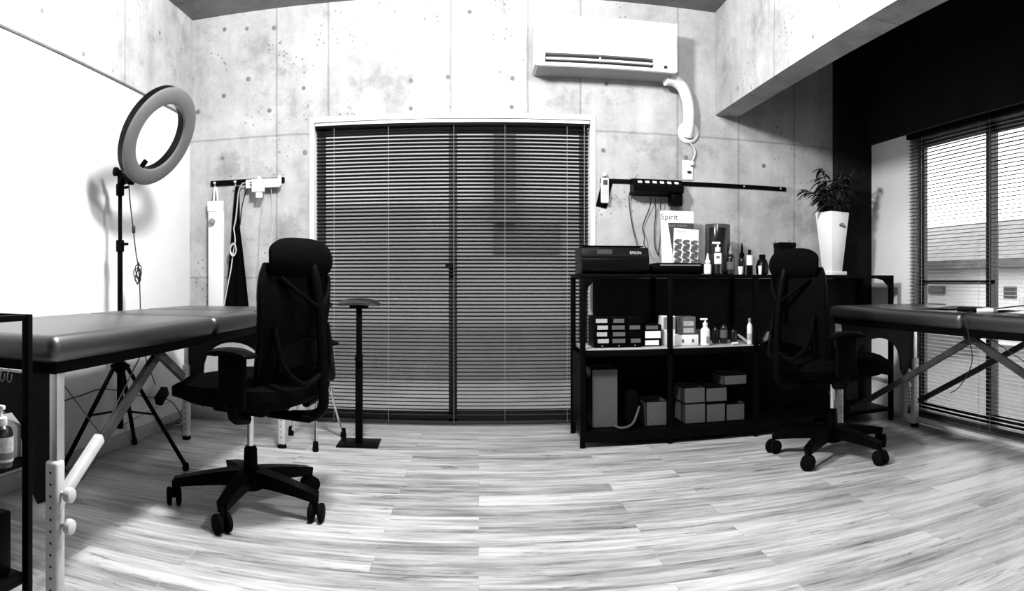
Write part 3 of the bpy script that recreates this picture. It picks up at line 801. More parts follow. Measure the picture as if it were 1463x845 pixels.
for i in range(6):
    x = hx0 + .045 + i * (hx1 - hx0 - .085) / 5
    M = Matrix.Translation((x, yh - .080, 1.5115)) @ Matrix.Rotation(-(PI / 2 - sl), 4, 'X')
    MB().box(-.013, .013, -.004, .006, -.010, .010, .002, 1, M).build('switch', WHITE, r).matrix_parent_inverse = inv.copy()
MB().tube([(hx0 + .02, yh - .02, 1.53), (hx0 + .035, yh - .05, 1.56)], .004, 6).build('bracket', SILVER, r).matrix_parent_inverse = inv.copy()
Hc = lambda px, py, d: on_y(px, py, YB - d)
HUB = r
hub_cords = [([Hc(904, 272, .06), Hc(899, 278, .03), Hc(900, 300, .02), Hc(904, 325, .02), Hc(909, 345, .05), Hc(912, 356, .1)], 'black cord from the left end of the power unit to the printer'),
             ([Hc(929, 282, .06), Hc(929, 294, .03), Hc(921, 315, .02), Hc(918, 326, .02), Hc(921, 338, .03), Hc(920, 348, .07), Hc(923, 354, .11)], 'wavy black cord from the middle of the power unit to the printer'),
             ([Hc(936, 283, .06), Hc(937, 300, .02), Hc(935, 325, .018), Hc(935, 345, .018), Hc(937, 357, .05), Hc(941, 366, .10)], 'black cord dropping beside the paper pack, left of its twin'),
             ([Hc(944, 284, .06), Hc(944, 310, .02), Hc(944, 335, .018), Hc(942, 352, .03), Hc(941, 364, .08)], 'straight black cord dropping along the edge of the large paper pack')]
for pts, lb in hub_cords: cord('power_cord', pts, .0034, CORDB, None, parent=HUB)
# remote control in front of its tilted black holder
p = on_y(864, 272, YB - .03)
M = Matrix.Rotation(.24, 4, 'Y')
o = MB().box(-.034, .034, -.008, .0, -.095, .080, .004, 2, M).lathe([(.020, 0), (.020, .002), (.012, .003)], (0, 0, 0), 14, M @ Matrix.Translation((0, -.008, -.068)) @ Matrix.Rotation(PI / 2, 4, 'X'))
o = o.build('remote_mount', BLACKP); o.location = (p.x + .004, YB - .001, p.z - .010)
tag(o, 'black tilted holder plate behind the air conditioner remote', 'holder')
r = empty('remote_mount_control', 'white air conditioner remote hanging at the left end of the black wall rail', 'remote control', (p.x, YB - .034, p.z))
r.name = 'remote_control'
MB().box(-.025, .025, -.012, .010, -.080, .075, .010, 3).lathe([(.010, 0), (.014, .004), (.014, .020), (.010, .024)], (0, .010, .085), 14, ).build('remote_body', WHITE, r)
MB().box(-.014, .015, -.0135, -.011, .030, .062, .001).build('screen', DARKINK, r)
for j in range(3):
    for i in range(3): MB().box(-.015 + i * .012, -.008 + i * .012, -.0135, -.011, -.008 - j * .012, -.003 - j * .012).build('button', GREY, r)
MB().box(-.006, .006, .006, .020, .060, .072).build('mount_clip', WHITE, r)

# ------------------------------------------------------------------ shelf rack
sx0, sx1, syf, syb, sz = .548, 2.545, 3.62, 4.02, .945
r = empty('shelf_rack', 'wide black steel shelf rack against the back wall, printer and planter on its top', 'shelf', ((sx0 + sx1) / 2, (syf + syb) / 2, 0))
inv = Matrix.Translation(-Vector(r.location))
def put(o): o.matrix_parent_inverse = inv.copy(); return o
put(MB().box(sx0, sx1, syf, syb, sz - .020, sz, .002).build('top_board', BLACKM, r))
put(MB().box(sx0 + .03, 1.60, syf + .012, syb - .01, .515, .535, .002).build('middle_board', SHELFTOP, r))
put(MB().box(sx0 + .03, 1.60, syf, syf + .012, .495, .530, .002).build('middle_rail', BLACKM, r))
put(MB().box(sx0 + .03, sx1 - .03, syf + .01, syb - .01, .060, .085, .002).build('bottom_board', BLACKM, r))
put(MB().box(sx0 + .03, 1.95, syf + .004, syf + .016, .030, .085, .002).build('bottom_rail', BLACKM, r))
put(MB().box(sx0 + .03, 2.40, syb - .012, syb - .004, .085, .515).build('back_panel', BLACKM, r))
put(MB().box(.682, 2.36, syb - .012, syb - .004, .536, sz - .022).build('upper_back_panel', DARKWOOD, r))
put(MB().box(sx0 + .006, sx0 + .014, syf + .03, syb - .02, .085, .500).build('side_panel', BLACKM, r))
for x in (sx0, 1.040, 1.560, sx1 - .028):
    for y in (syf, syb - .028):
        if x == sx1 - .028 and y == syf: x -= .0
        put(MB().box(x, x + .028, y, y + .028, .012, sz - .02, .002).lathe([(.016, 0), (.016, .012)], (x + .014, y + .014, 0), 10).build('post', BLACKM, r))
for (x, sg) in ((sx1 - .028, -1), (sx0 + .028, 1)):
    g = [(0, 0), (.11 * sg, 0), (.055 * sg, -.012), (.016 * sg, -.05), (0, -.11)]
    put(MB().prism(g, lambda u, v, d: Vector((x + u, d, sz - .02 + v)), syf + .004, syf + .010).build('corner_bracket', BLACKM, r))
put(MB().bar((sx1 - .014, syf + .02, .3), (sx1 - .014, syb - .02, .3), .016, .02).build('side_rail', BLACKM, r))
T = sz + .001
def gx(px, y): return y * math.tan((px - CX) / F)
def gz(py, px, y): return on_y(px, py, y).z
# printer
y0 = 3.70
px0, px1 = gx(832, y0), gx(928, y0)
r = empty('printer', 'black inkjet printer on the left end of the shelf rack', 'printer', ((px0 + px1) / 2, y0 + .14, T))
w = (px1 - px0) / 2
pr = [(-.14, .02), (-.14, .085), (-.125, .10), (-.112, .150), (.13, .158), (.14, .15), (.14, 0), (-.12, 0)]
MB().prism(pr, lambda u, v, d: Vector((d, u, v)), -w, w, .004).build('body', BLACKG, r)
MB().box(-w * .55, -w * .1, -.1215, -.118, .108, .138, .001, 1, Matrix.Rotation(0, 4, 'X')).build('display', GREY if False else DARKINK, r)
MB().box(-w * .75, w * .75, -.165, -.12, .012, .030, .004).build('paper_tray', BLACKP, r)
MB().box(-w * .9, w * .9, -.08, .12, .156, .162, .003).build('lid', BLACKP, r)
t = text_mesh('lettering', 'EPSON', .022, mat('silver_lettering', .55, .4, noise=.02), r, facing((w * .60, -.1215, .120), 0, .25)); t['label'] = 'pale maker lettering'
# flat black case and the two paper packs
y0 = 3.72
a, c = gx(931, y0), gx(1011, y0)
r = empty('laptop_case', 'low black rounded case on the shelf rack, right of the printer', 'case', ((a + c) / 2, y0 + .10, T))
w = (c - a) / 2
MB().box(-w, w, -.10, .10, .004, .062, .022, 4).build('case_body', BLACKP, r)
MB().box(-w * .8, w * .8, -.09, .06, .058, .066, .003).build('lid', BLACKG, r)
MB().box(-w * .7, w * .75, -.1015, -.098, .050, .056).build('seam', GREY, r)
for sx in (-w * .7, w * .7): MB().box(sx - .02, sx + .02, -.08, .08, 0, .006).build('foot', RUBBER, r)
yp = 3.955
def pack(label, pxl, pxr, pyt, zb, tilt, y, lines):
    a, c = gx(pxl, y), gx(pxr, y); ht = gz(pyt, (pxl + pxr) / 2, y) - zb
    r = empty('paper_pack', label, 'paper pack', ((a + c) / 2, y, zb))
    r.rotation_euler = (-.08, tilt, 0)
    w = (c - a) / 2
    MB().box(-w, w, -.009, .009, 0, ht, .002).build('sleeve', PAPER, r)
    return r, w, ht
r, w, ht = pack('large white paper pack with a dark band, leaning on the wall behind the smaller pack', 945.5, 992.5, 301, T + .0, 0, yp, None)
MB().box(-w * .58, w * .98, -.0105, -.008, ht * .09, ht * .81).build('printed_band', DARKINK, r)
MB().prism([(-w * .58, ht * .79), (-w * .20, 0.008), (-w * .58, 0.008)], lambda u, v, d: Vector((u, d, v)), -.0112, -.0085).build('printed_wedge', PAPER, r)
text_mesh('lettering', 'Spirit', .052, DARKINK, r, facing((-w * .50, -.0095, ht * .90)))
text_mesh('small_lettering', 'CLASSIC THERMAL', .0155, mat('grey_print', .25, .6, noise=.05), r, facing((-w * .02, -.0108, ht * .765)))
r, w, ht = pack('smaller white paper pack with rows of dark wavy bands, in front of the larger pack', 961.5, 996.5, 327, T + .0685, .06, 3.855, None)
text_mesh('lettering', 'Spirit', .026, MIDINK, r, facing((-w * .42, -.0095, ht * .91)))
wv = MB()
for j in range(3):
    for i in range(3):
        cxx = -w + (i + .5) * 2 * w / 3; czz = ht * (.125 + j * .215); s = w / 3 * .80; q = ht * .085
        pts = smooth_path([(cxx + s, czz + q * .95), (cxx - s * .3, czz + q), (cxx - s, czz + q * .55), (cxx - s * .3, czz + q * .08), (cxx + s * .3, czz - q * .08), (cxx + s, czz - q * .55), (cxx + s * .3, czz - q), (cxx - s, czz - q * .95)], 4) if False else None
        P2 = [Vector((cxx + s * .95, 0, czz + q)), Vector((cxx - s * .2, 0, czz + q)), Vector((cxx - s * .85, 0, czz + q * .5)), Vector((cxx - s * .1, 0, czz + q * .04)), Vector((cxx + s * .1, 0, czz - q * .04)), Vector((cxx + s * .85, 0, czz - q * .5)), Vector((cxx + s * .2, 0, czz - q)), Vector((cxx - s * .95, 0, czz - q))]
        path = smooth_path(P2, 5); hw = .0085
        vs = []; fs = []
        for k, p in enumerate(path):
            d = path[min(k + 1, len(path) - 1)] - path[max(k - 1, 0)]; nrm = Vector((-d.z, 0, d.x)).normalized() * hw
            vs += [p + nrm + Vector((0, -.0094, 0)), p - nrm + Vector((0, -.0094, 0)), p - nrm + Vector((0, -.0104, 0)), p + nrm + Vector((0, -.0104, 0))]
        for k in range(len(path) - 1):
            for e in range(4):
                e2 = (e + 1) % 4; fs.append((k * 4 + e, k * 4 + e2, k * 4 + 4 + e2, k * 4 + 4 + e))
        fs += [(0, 1, 2, 3), tuple((len(path) - 1) * 4 + e for e in (3, 2, 1, 0))]
        wv._add(vs, fs)
wv.build('wavy_print', MIDINK, r)

# bottles and jars on the top board
def bottle(name, label, px, pyt, y, zb, wpx, body, cap, band=None, shape='round', nozzle='cap', group=None):
    """px: centre, pyt: top of it, wpx: width seen"""
    c = Vector((gx(px, y), y, zb)); k = y / math.cos((px - CX) / F) / F
    h = gz(pyt, px, y) - zb; R = wpx * k / 2
    r = empty(name, label, 'bottle', c, 0, group)
    ch = {'cap': .16, 'pump': .30, 'nozzle': .45, 'dropper': .28}[nozzle] * h
    hb = h - ch
    MB().lathe([(R * .85, 0), (R, .004), (R, hb * .78), (R * .92, hb * .86), (R * .5, hb * .96), (R * .42, hb)], (0, 0, 0), 20).build('bottle_body', body, r)
    m = MB()
    if nozzle == 'cap': m.lathe([(R * .5, hb), (R * .52, hb + ch * .9), (R * .45, h)], (0, 0, 0), 16)
    elif nozzle == 'nozzle': m.lathe([(R * .75, hb - .002), (R * .7, hb + ch * .25), (R * .38, hb + ch * .32), (R * .34, hb + ch * .6), (R * .12, h)], (0, 0, 0), 16)
    elif nozzle == 'dropper': m.lathe([(R * .5, hb), (R * .5, hb + ch * .45), (R * .28, hb + ch * .5), (R * .3, hb + ch * .9), (R * .15, h)], (0, 0, 0), 16)
    else:
        m.lathe([(R * .5, hb), (R * .55, hb + ch * .45), (R * .2, hb + ch * .5), (R * .2, hb + ch * .8)], (0, 0, 0), 16)
        m.box(-R * 1.1, R * .45, -R * .3, R * .3, hb + ch * .78, h, .002)
    m.build('pump_head' if nozzle == 'pump' else 'cap', cap, r)
    if band:
        bm_, z0, z1 = band
        MB().lathe([(R * 1.012, hb * z0), (R * 1.012, hb * z1)], (0, 0, 0), 20).build('label', bm_, r)
    return r, R, hb
bottle('squeeze_bottle', 'small white nozzle bottle between the black case and the smoked tank', 1011, 362, 3.70, T, 10.5, WHITE, WHITE, None, nozzle='nozzle')
# smoked acrylic tank
y0 = 3.90
a, c = gx(1008, y0), gx(1042, y0)
r = empty('acrylic_tank', 'tall smoked clear tank standing on the shelf rack behind the bottles', 'tank', ((a + c) / 2, y0, T))
w = (c - a) / 2; ht = gz(321, 1025, y0) - T
MB().lathe([(w * .98, 0), (w, .004), (w, ht - .004), (w * .97, ht)], (0, 0, 0), 36).build('tank_wall', SMOKE, r)
MB().lathe([(w * .66, ht * .42), (w * .66, ht * .93)], (0, 0, 0), 24).build('inner_drum', BLACKP, r)
MB().lathe([(w * 1.01, 0), (w * 1.01, .02)], (0, 0, 0), 36).build('base', BLACKP, r)
r, R, hb = bottle('pump_bottle', 'dark pump bottle with a square white label, in front of the smoked tank', 1025.5, 346, 3.72, T, 15, AMBER, WHITE, None, nozzle='pump')
MB().box(-R * .95, R * .35, -R * 1.08, -R * .5, hb * .45, hb * .93, .002).build('label', PAPER, r)
MB().box(-R * .7, R * .0, -R * 1.10, -R * 1.0, hb * .70, hb * .80).build('lettering', MIDINK, r)
bottle('dropper_bottle', 'brown dropper bottle with a grey printed label, right of the smoked tank', 1044, 352, 3.70, T, 11.5, AMBER, GREY, (CARD, .25, .62), nozzle='dropper')
bottle('ink_bottle', 'black ink bottle with a slanting spout, left of the white-topped bottle', 1060, 347, 3.75, T, 10, AMBER, BLACKP, None, nozzle='nozzle')
bottle('ink_bottle', 'black bottle with a white upper label, beside the round black jar', 1071, 357, 3.72, T, 9, BLACKG, BLACKP, (PAPER, .45, .92), nozzle='cap')
for px, pt, wp, lb in ((1058, 381, 8, 'tiny white cup at the front edge of the shelf top below the ink bottles'), (1086, 380, 6, 'tiny white cup at the front edge in front of the round black jar')):
    c = Vector((gx(px, 3.655), 3.655, T)); k = 3.655 / math.cos((px - CX) / F) / F
    R = wp * k / 2; hh = gz(pt, px, 3.655) - T
    o = MB().lathe([(R * .7, 0), (R, hh), (R * .85, hh), (R * .6, .004)], (0, 0, 0), 16).build('ink_cup', WHITE, loc=c); tag(o, lb, 'cup')
c = Vector((gx(1089, 3.76), 3.76, T))
r = empty('ink_jar', 'round squat black jar on the shelf rack, left of the square black box', 'jar', c)
MB().lathe([(.030, 0), (.038, .01), (.040, .05), (.030, .085), (.018, .098)], (0, 0, 0), 20).build('jar_body', BLACKG, r)
MB().lathe([(.019, .096), (.020, .118), (.017, .122)], (0, 0, 0), 16).build('lid', BLACKP, r)
a, c = gx(1110, 3.84), gx(1132, 3.84); hh = gz(347, 1121, 3.84) - T
r = empty('storage_box', 'plain square black box on the shelf rack, behind the right chair headrest', 'box', ((a + c) / 2, 3.84, T))
MB().box(-(c - a) / 2, (c - a) / 2, -.05, .05, 0, hh * .85, .003).build('box_body', BLACKP, r)
MB().box(-(c - a) / 2 - .002, (c - a) / 2 + .002, -.052, .052, hh * .85, hh, .003).build('lid', BLACKP, r)

# planter
y0 = 3.80; c = Vector((gx(1189, y0), y0, T))
r = empty('planter', 'tall white square planter with a dark leafy plant on the shelf rack', 'plant', c, .24)
ht = gz(304, 1189, y0) - T
b = MB()
def ringv(w, z): return [Vector((sx * w, sy * w, z)) for sx, sy in ((-1, -1), (1, -1), (1, 1), (-1, 1))]
lv = [ringv(.046, .022), ringv(.078, ht), ringv(.070, ht), ringv(.066, ht - .03)]
vs = [v for l in lv for v in l]; fs = [(3, 2, 1, 0), (12, 13, 14, 15)]
for i in range(3):
    for j in range(4): fs.append((i * 4 + j, i * 4 + (j + 1) % 4, i * 4 + 4 + (j + 1) % 4, i * 4 + 4 + j))
b._add(vs, fs, .003).build('pot', CERAMIC, r)
MB().box(-.068, .068, -.068, .068, 0, .024, .003).build('saucer', CERAMIC, r)
MB().box(-.064, .064, -.064, .064, ht - .034, ht - .022, .004).build('soil', SOIL, r)
# the sticker lies on the tapered face
tl = math.atan2(.032, ht - .022)
M = facing((.026, -.0705, ht * .795), 0, -tl, -.22)
st = MB().box(-.030, .030, -.015, .015, 0, .0012).build('sticker', PAPER, r); st.matrix_local = M; st['label'] = 'small tilted sticker with two dark lines of lettering'
s2 = MB().box(-.030, .030, -.015, .001, .0011, .0018).build('sticker_band', MIDINK, st)
s3 = MB()
for i in range(5): s3.box(-.020 + i * .008, -.014 + i * .008, .004, .011, .0012, .0018)
s3.build('sticker_print', MIDINK, st)
stm = MB(); lf = MB(); rnd = random.Random(5)
def leafblade(m, p, d, L, w, droop):
    d = d.normalized(); side = d.cross(Vector((0, 0, 1)))
    if side.length < .01: side = Vector((1, 0, 0))
    side.normalize(); n = side.cross(d)
    def fn(u, v):
        q = v; ww = w * math.sin(PI * min(1, q * .93 + .07)) ** .8
        a = 2 * u - 1
        return p + d * L * q + side * ww * a + n * (abs(a) * ww * .35) - Vector((0, 0, droop * q * q))
    m.slab(fn, 4, 7, .0012)
for k in range(13):
    t = 2 * PI * k / 13 + rnd.uniform(-.3, .3); lean = rnd.uniform(.06, .20)
    base = Vector((rnd.uniform(-.035, .035), rnd.uniform(-.03, .03), ht - .03))
    tip = base + Vector((math.cos(t) * lean * 1.15, math.sin(t) * lean * .55, rnd.uniform(.08, .34)))
    mid = base.lerp(tip, .5) + Vector((0, 0, .04))
    pts = smooth_path([base, mid, tip], 5); stm.tube(pts, .003, 6)
    for j in range(10):
        q = .30 + .70 * j / 9; p = pts[min(len(pts) - 1, int(q * (len(pts) - 1)))]
        for e in range(2):
            tt = t + rnd.uniform(-1.8, 1.8)
            d = Vector((math.cos(tt), math.sin(tt) * .6, rnd.uniform(-.5, .3)))
            leafblade(lf, p, d, rnd.uniform(.05, .10), rnd.uniform(.010, .018), rnd.uniform(.01, .04))
stm.build('stems', STEM, r); o = lf.build('foliage', LEAF, r)

# things on the middle board
Z2 = .536
def shelf_box(name, label, cat, pxl, pxr, pyt, y, dep, body, zb=Z2, group=None):
    a, c = gx(pxl, y), gx(pxr, y); hh = gz(pyt, (pxl + pxr) / 2, y) - zb
    r = empty(name, label, cat, ((a + c) / 2, y + dep / 2, zb), 0, group)
    MB().box(-(c - a) / 2, (c - a) / 2, -dep / 2, dep / 2, 0, hh, .003).build('box_body', body, r)
    return r, (c - a) / 2, hh, dep
stick = []
cab = (('left', 848.5, 872), ('middle', 872.5, 896), ('right', 896.5, 917.5))
labs = ('black drawer case with four pale stickers, at the left end of the middle shelf',
        'black drawer case with dim stickers, second from the left end of the middle shelf',
        'black drawer case with two stickers, just left of the small white boxes')
for (nm, a, c), lb in zip(cab, labs):
    r, w, hh, dep = shelf_box('drawer_case', lb, 'drawer case', a, c, 452.5, 3.70, .20, BLACKP, group='black drawer cases on the middle shelf')
    for j in range(4):
        dr = MB().box(-w * .92, w * .92, -dep / 2 - .006, -dep / 2 + .004, hh * (.12 + .215 * j), hh * (.31 + .215 * j), .002).build('drawer', BLACKP, r)
        if nm == 'right' and j in (1, 3): continue
        s = rnd.uniform(.6, .8) * w; o = rnd.uniform(-.12, .12) * w
        MB().box(-s + o, s + o, -dep / 2 - .0072, -dep / 2 - .0055, hh * (.15 + .215 * j), hh * (.28 + .215 * j)).build('sticker', STICKER if nm == 'left' else CARD, dr)
    MB().lathe([(.004, 0), (.004, .008)], (0, 0, 0), 10, Matrix.Translation((0, -dep / 2, hh * .06)) @ Matrix.Rotation(PI / 2, 4, 'X')).build('knob', GREY, r)
r, w, hh, dep = shelf_box('supply_box', 'black small box with two white labels, right of the drawer cases', 'box', 920.5, 945, 464, 3.72, .12, BLACKP)
MB().box(-w * .9, w * .9, -dep / 2 - .0015, -dep / 2 + .001, hh * .38, hh * .70).build('label_upper', PAPER, r)
MB().box(-w * .9, w * .7, -dep / 2 - .0015, -dep / 2 + .001, hh * .06, hh * .28).build('label_lower', PAPER, r)
MB().box(-w * .8, w * .6, -dep / 2 - .0015, -dep / 2 + .001, hh * .78, hh * .95).build('sticker', CARD, r)
r, w, hh, dep = shelf_box('supply_box', 'white carton with a grey top half, behind the middle post of the rack', 'box', 948, 965, 452, 3.76, .12, PAPER)
MB().box(-w * .98, w * .98, -dep / 2 - .0015, -dep / 2 + .001, hh * .55, hh * .97).build('printed_panel', GREY, r)
r, w, hh, dep = shelf_box('supply_box', 'low white carton lying on the middle shelf under the grey box', 'box', 966, 998, 479, 3.70, .16, PAPER)
for s in (-.4, .5): MB().box(w * s - .006, w * s + .006, -dep / 2 - .0012, -dep / 2 + .001, hh * .3, hh * .6).build('printed_mark', MIDINK, r)
zb2 = Z2 + hh
r, w, hh, dep = shelf_box('supply_box', 'grey box with two pale labels, standing on the low white carton', 'box', 972, 994, 453, 3.71, .12, CARD, zb=zb2)
for q in (.12, .5): MB().box(-w * .6, w * .75, -dep / 2 - .0015, -dep / 2 + .001, hh * q, hh * (q + .26)).build('label', STICKER, r)
r, R, hb = bottle('spray_bottle', 'white spray bottle with a printed drop mark, right of the stacked cartons', 1007.5, 455, 3.68, Z2, 13.5, WHITE, WHITE, None, nozzle='pump')
MB().box(-R * .1, R * .55, -R * 1.02, -R * .6, hb * .15, hb * .5, .002).build('label', GREY, r)
r, w, hh, dep = shelf_box('cartridge_box', 'pale small card box lying high in the dark middle shelf behind the spray bottle', 'box', 993, 1006, 471, 3.90, .06, CARD)
bottle('ink_bottle', 'dark slim bottle on the middle shelf, first right of the spray bottle', 1022, 462, 3.80, Z2, 10, AMBER, BLACKP, None, nozzle='cap', group=None)
bottle('ink_bottle', 'dark bottle with a grey label band, in the middle of the middle shelf', 1034, 458, 3.78, Z2, 11, AMBER, BLACKP, (CARD, .3, .7), nozzle='cap')
bottle('ink_bottle', 'dark bottle beside the pale capsule bottle on the middle shelf', 1048, 466, 3.80, Z2, 10, AMBER, BLACKP, None, nozzle='cap')
bottle('capsule_bottle', 'pale slim bottle standing beside the third rack post on the middle shelf', 1071, 455, 3.66, Z2, 8, WHITE, GREY, (STICKER, .2, .5), nozzle='cap')
def tube_item(name, label, p, q, rad, m, cat):
    r = empty(name, label, cat, (Vector(p) + Vector(q)) / 2)
    inv = Matrix.Translation(-Vector(r.location)); d = Vector(q) - Vector(p)
    MB().tube([p, Vector(p) + d * .78], rad, 12).build('tube_body', m, r).matrix_parent_inverse = inv.copy()
    MB().tube([Vector(p) + d * .78, q], rad * .7, 12).build('cap', GREY, r).matrix_parent_inverse = inv.copy()
tube_item('ink_tube', 'small white tube lying at the front of the middle shelf', (gx(1046, 3.66), 3.66, Z2 + .008), (gx(1057, 3.66), 3.67, Z2 + .008), .008, WHITE, 'tube')
tube_item('ink_tube', 'grey tube leaning beside the pale slim bottle on the middle shelf', (gx(1068, 3.69), 3.69, Z2 + .011), (gx(1058, 3.70), 3.74, Z2 + .052), .009, GREY, 'tube')
# tattoo machine with cable on the right part of the middle shelf
c = Vector((gx(1099, 3.70), 3.70, Z2))
r = empty('tattoo_machine', 'pale metal tattoo machine propped on the right part of the middle shelf', 'tattoo machine', c)
MB().bar((-.035, 0, .012), (.012, 0, .085), .026, .026, bevel=.007).build('grip', ALU, r)
MB().lathe([(.016, 0), (.018, .004), (.018, .036), (.012, .040)], (0, 0, 0), 16, Matrix.Translation((.012, .0, .078)) @ Matrix.Rotation(.55, 4, 'Y')).build('motor', WHITE, r)
MB().tube([(-.035, 0, .012), (-.058, 0, .003)], .004, 8, radii=[.006, .002]).build('needle_tip', CHROME, r)
MB().box(-.012, .03, -.03, .03, 0, .010, .003).build('stand_foot', BLACKP, r)

# mesh baskets on the bottom board
Z3 = .0865
def basket(label, pxl, pxr, pyt, pyb, y, dep=.20, zb=None):
    a, c = gx(pxl, y), gx(pxr, y); zt = gz(pyt, (pxl + pxr) / 2, y); z0 = gz(pyb, (pxl + pxr) / 2, y) if zb is None else zb
    r = empty('mesh_basket', label, 'basket', ((a + c) / 2, y + dep / 2, z0), 0, 'black mesh baskets on the bottom shelf')
    w = (c - a) / 2; hh = zt - z0; t = .004
    MB().box(-w, w, -dep / 2, dep / 2, 0, t).box(-w, w, -dep / 2, -dep / 2 + t, 0, hh).box(-w, w, dep / 2 - t, dep / 2, 0, hh).box(-w, -w + t, -dep / 2, dep / 2, 0, hh).box(w - t, w, -dep / 2, dep / 2, 0, hh).build('basket_mesh', BASKET, r)
    e = MB()
    for z in (hh,):
        e.tube([(-w, -dep / 2, z), (w, -dep / 2, z), (w, dep / 2, z), (-w, dep / 2, z), (-w, -dep / 2, z)], .003, 6)
    e.build('wire_rim', BLACKM, r)
    return r
def zpx(px, y, z):                         # picture height of a level, only to chain stacked baskets
    return CY - (z - H) * F / (y / math.cos((px - CX) / F))
basket('tall black mesh basket at the left end of the bottom shelf', 845.5, 883, 528, 590, 3.72, zb=Z3)
basket('square black mesh basket alone in the middle of the bottom shelf', 923, 953, 574, 604, 3.70, zb=Z3)
zz = Z3
zm = gz(577, 1000, 3.70); zu = gz(555, 1010, 3.70)
basket('lower left mesh basket of the stack right of the middle post', 978, 1008, 577, 600, 3.70, zb=Z3)
basket('lower middle mesh basket of the stack right of the middle post', 1009, 1036.5, 577, 600, 3.70, zb=Z3)
basket('lower right mesh basket of the stack, nearest the right chair', 1037.5, 1064, 577, 600, 3.70, zb=Z3)
basket('upper left mesh basket of the stack right of the middle post', 977, 1007.5, 554, 600, 3.70, zb=zm + .004)
basket('upper middle mesh basket of the stack right of the middle post', 1008.5, 1039, 554, 600, 3.70, zb=zm + .004)
basket('topmost mesh basket of the stack, tucked under the middle shelf', 1034, 1067, 536, 600, 3.70, zb=zu + .010)
# black bag with a strap on the bottom shelf
c = Vector((gx(902, 3.76), 3.76, Z3))
r = empty('bag', 'black soft bag with a curled strap between the two left mesh baskets', 'bag', c)
MB().box(-.038, .038, -.07, .07, 0, .20, .03, 4).build('bag_body', FABRIC, r)
MB().tube(smooth_path([(-.13, -.115, .03), (-.08, -.12, .012), (-.02, -.11, .03), (.015, -.08, .08), (.03, -.072, .12)]), .007, 8).build('strap', BASKET, r)

# ------------------------------------------------------------------ things on the right massage table
ZT = .7662
def sheet(name, label, cat, cx, cy, w, d, rz, m, amp=.008, seed=1, thick=.0008):
    q = random.Random(seed); ph = [q.uniform(0, 6) for _ in range(4)]
    ca, sa = math.cos(rz), math.sin(rz)
    def fn(u, v):
        x, y = (u - .5) * w, (v - .5) * d
        z = amp * (1 + .5 * math.sin(u * 7 + ph[0]) + .5 * math.sin(v * 9 + ph[1]) * math.cos(u * 4 + ph[2]))
        return Vector((x * ca - y * sa, x * sa + y * ca, z))
    o = MB().slab(fn, 16, 16, thick).build(name, m, loc=(cx, cy, ZT)); return tag(o, label, cat)
sheet('stencil_sheet', 'crumpled white stencil sheet nearest the window frame on the right massage table', 'paper', 2.22, 2.28, .26, .30, .3, PAPER, .007, 3)
sheet('plastic_film', 'crinkled pale film spread on the near part of the right massage table', 'film', 2.16, 1.86, .34, .34, -.2, mat('pale_film', .45, .2, noise=.2, scale=15), .010, 5)
sheet('dark_cloth', 'flat dark cloth lying on the far part of the right massage table', 'cloth', 2.24, 2.66, .30, .26, .1, mat('dark_grey_cloth', .05, .8, noise=.3, scale=40), .004, 8, .002)
p = Vector((1.985, 2.13, ZT))
tube_item('ink_tube', 'short white tube at the edge of the right massage table', p + Vector((-.03, .03, .011)), p + Vector((.045, -.02, .011)), .010, WHITE, 'tube')
p = Vector((2.02, 2.26, ZT))
tube_item('tattoo_pen', 'black tattoo pen lying beside the white tube on the right massage table', p + Vector((-.02, .08, .012)), p + Vector((.03, -.03, .012)), .011, BLACKP, 'tattoo pen')
r = empty('cup_stack', 'pair of white paper cups standing at the window edge of the right massage table', 'cup', (2.45, 2.36, ZT))
r['label'] = 'white lidded paper cup at the window edge of the right massage table'
MB().lathe([(.018, 0), (.024, .055), (.025, .058)], (0, 0, 0), 20).build('cup_body', WHITE, r)
MB().lathe([(.026, .058), (.026, .064), (.020, .067)], (0, 0, 0), 20).build('lid', WHITE, r)
cord('cable', [(2.03, 2.22, ZT + .008), (2.12, 2.12, ZT + .026), (2.24, 2.10, ZT + .03), (2.34, 1.95, ZT + .028), (2.30, 1.75, ZT + .026), (2.15, 1.62, ZT + .012)], .0035, CORDB, 'dark cord winding over the papers on the right massage table')
cord('cable', [(1.985, 2.22, ZT + .006), (1.945, 2.22, ZT - .004), (1.940, 2.20, .68), (1.935, 2.17, .56), (1.94, 2.25, .45), (1.95, 2.33, .405)], .0025, CORDB, 'thin black cord hanging below the edge of the right massage table')

# ------------------------------------------------------------------ black trolley in the left foreground
tx1, ty1, zt = -.932, 1.185, .832
tx0, ty0 = -1.38, .86
r = empty('trolley', 'black steel trolley frame at the left edge, in front of the massage table', 'trolley', ((tx0 + tx1) / 2, (ty0 + ty1) / 2, 0))
inv = Matrix.Translation(-Vector(r.location))
def put(o): o.matrix_parent_inverse = inv.copy(); return o
for x in (tx0, tx1):
    for y in (ty0, ty1):
        put(MB().box(x - .009, x + .009, y - .009, y + .009, .05, zt, .002).build('post', BLACKM, r))
        put(MB().lathe([(.020, -.008), (.025, -.005), (.025, .005), (.020, .008)], (0, 0, 0), 16, Matrix.Translation((x, y, .025)) @ Matrix.Rotation(PI / 2, 4, 'Y')).build('caster', RUBBER, r))
t = MB()
for y in (ty0, ty1): t.box(tx0, tx1, y - .006, y + .006, zt - .014, zt, .002)
for x in (tx0, tx1): t.box(x - .006, x + .006, ty0, ty1, zt - .014, zt, .002)
put(t.build('top_rail', BLACKM, r))
for z, nm in ((.513, 'middle_shelf'), (.255, 'lower_shelf')):
    put(MB().box(tx0, tx1, ty0, ty1, z - .018, z, .002).build(nm, BLACKM, r))
t = MB()
for y in (ty1,): t.box(tx0, tx1, y - .003, y + .003, .700, .706)
put(t.build('hook_wire', SILVER, r))
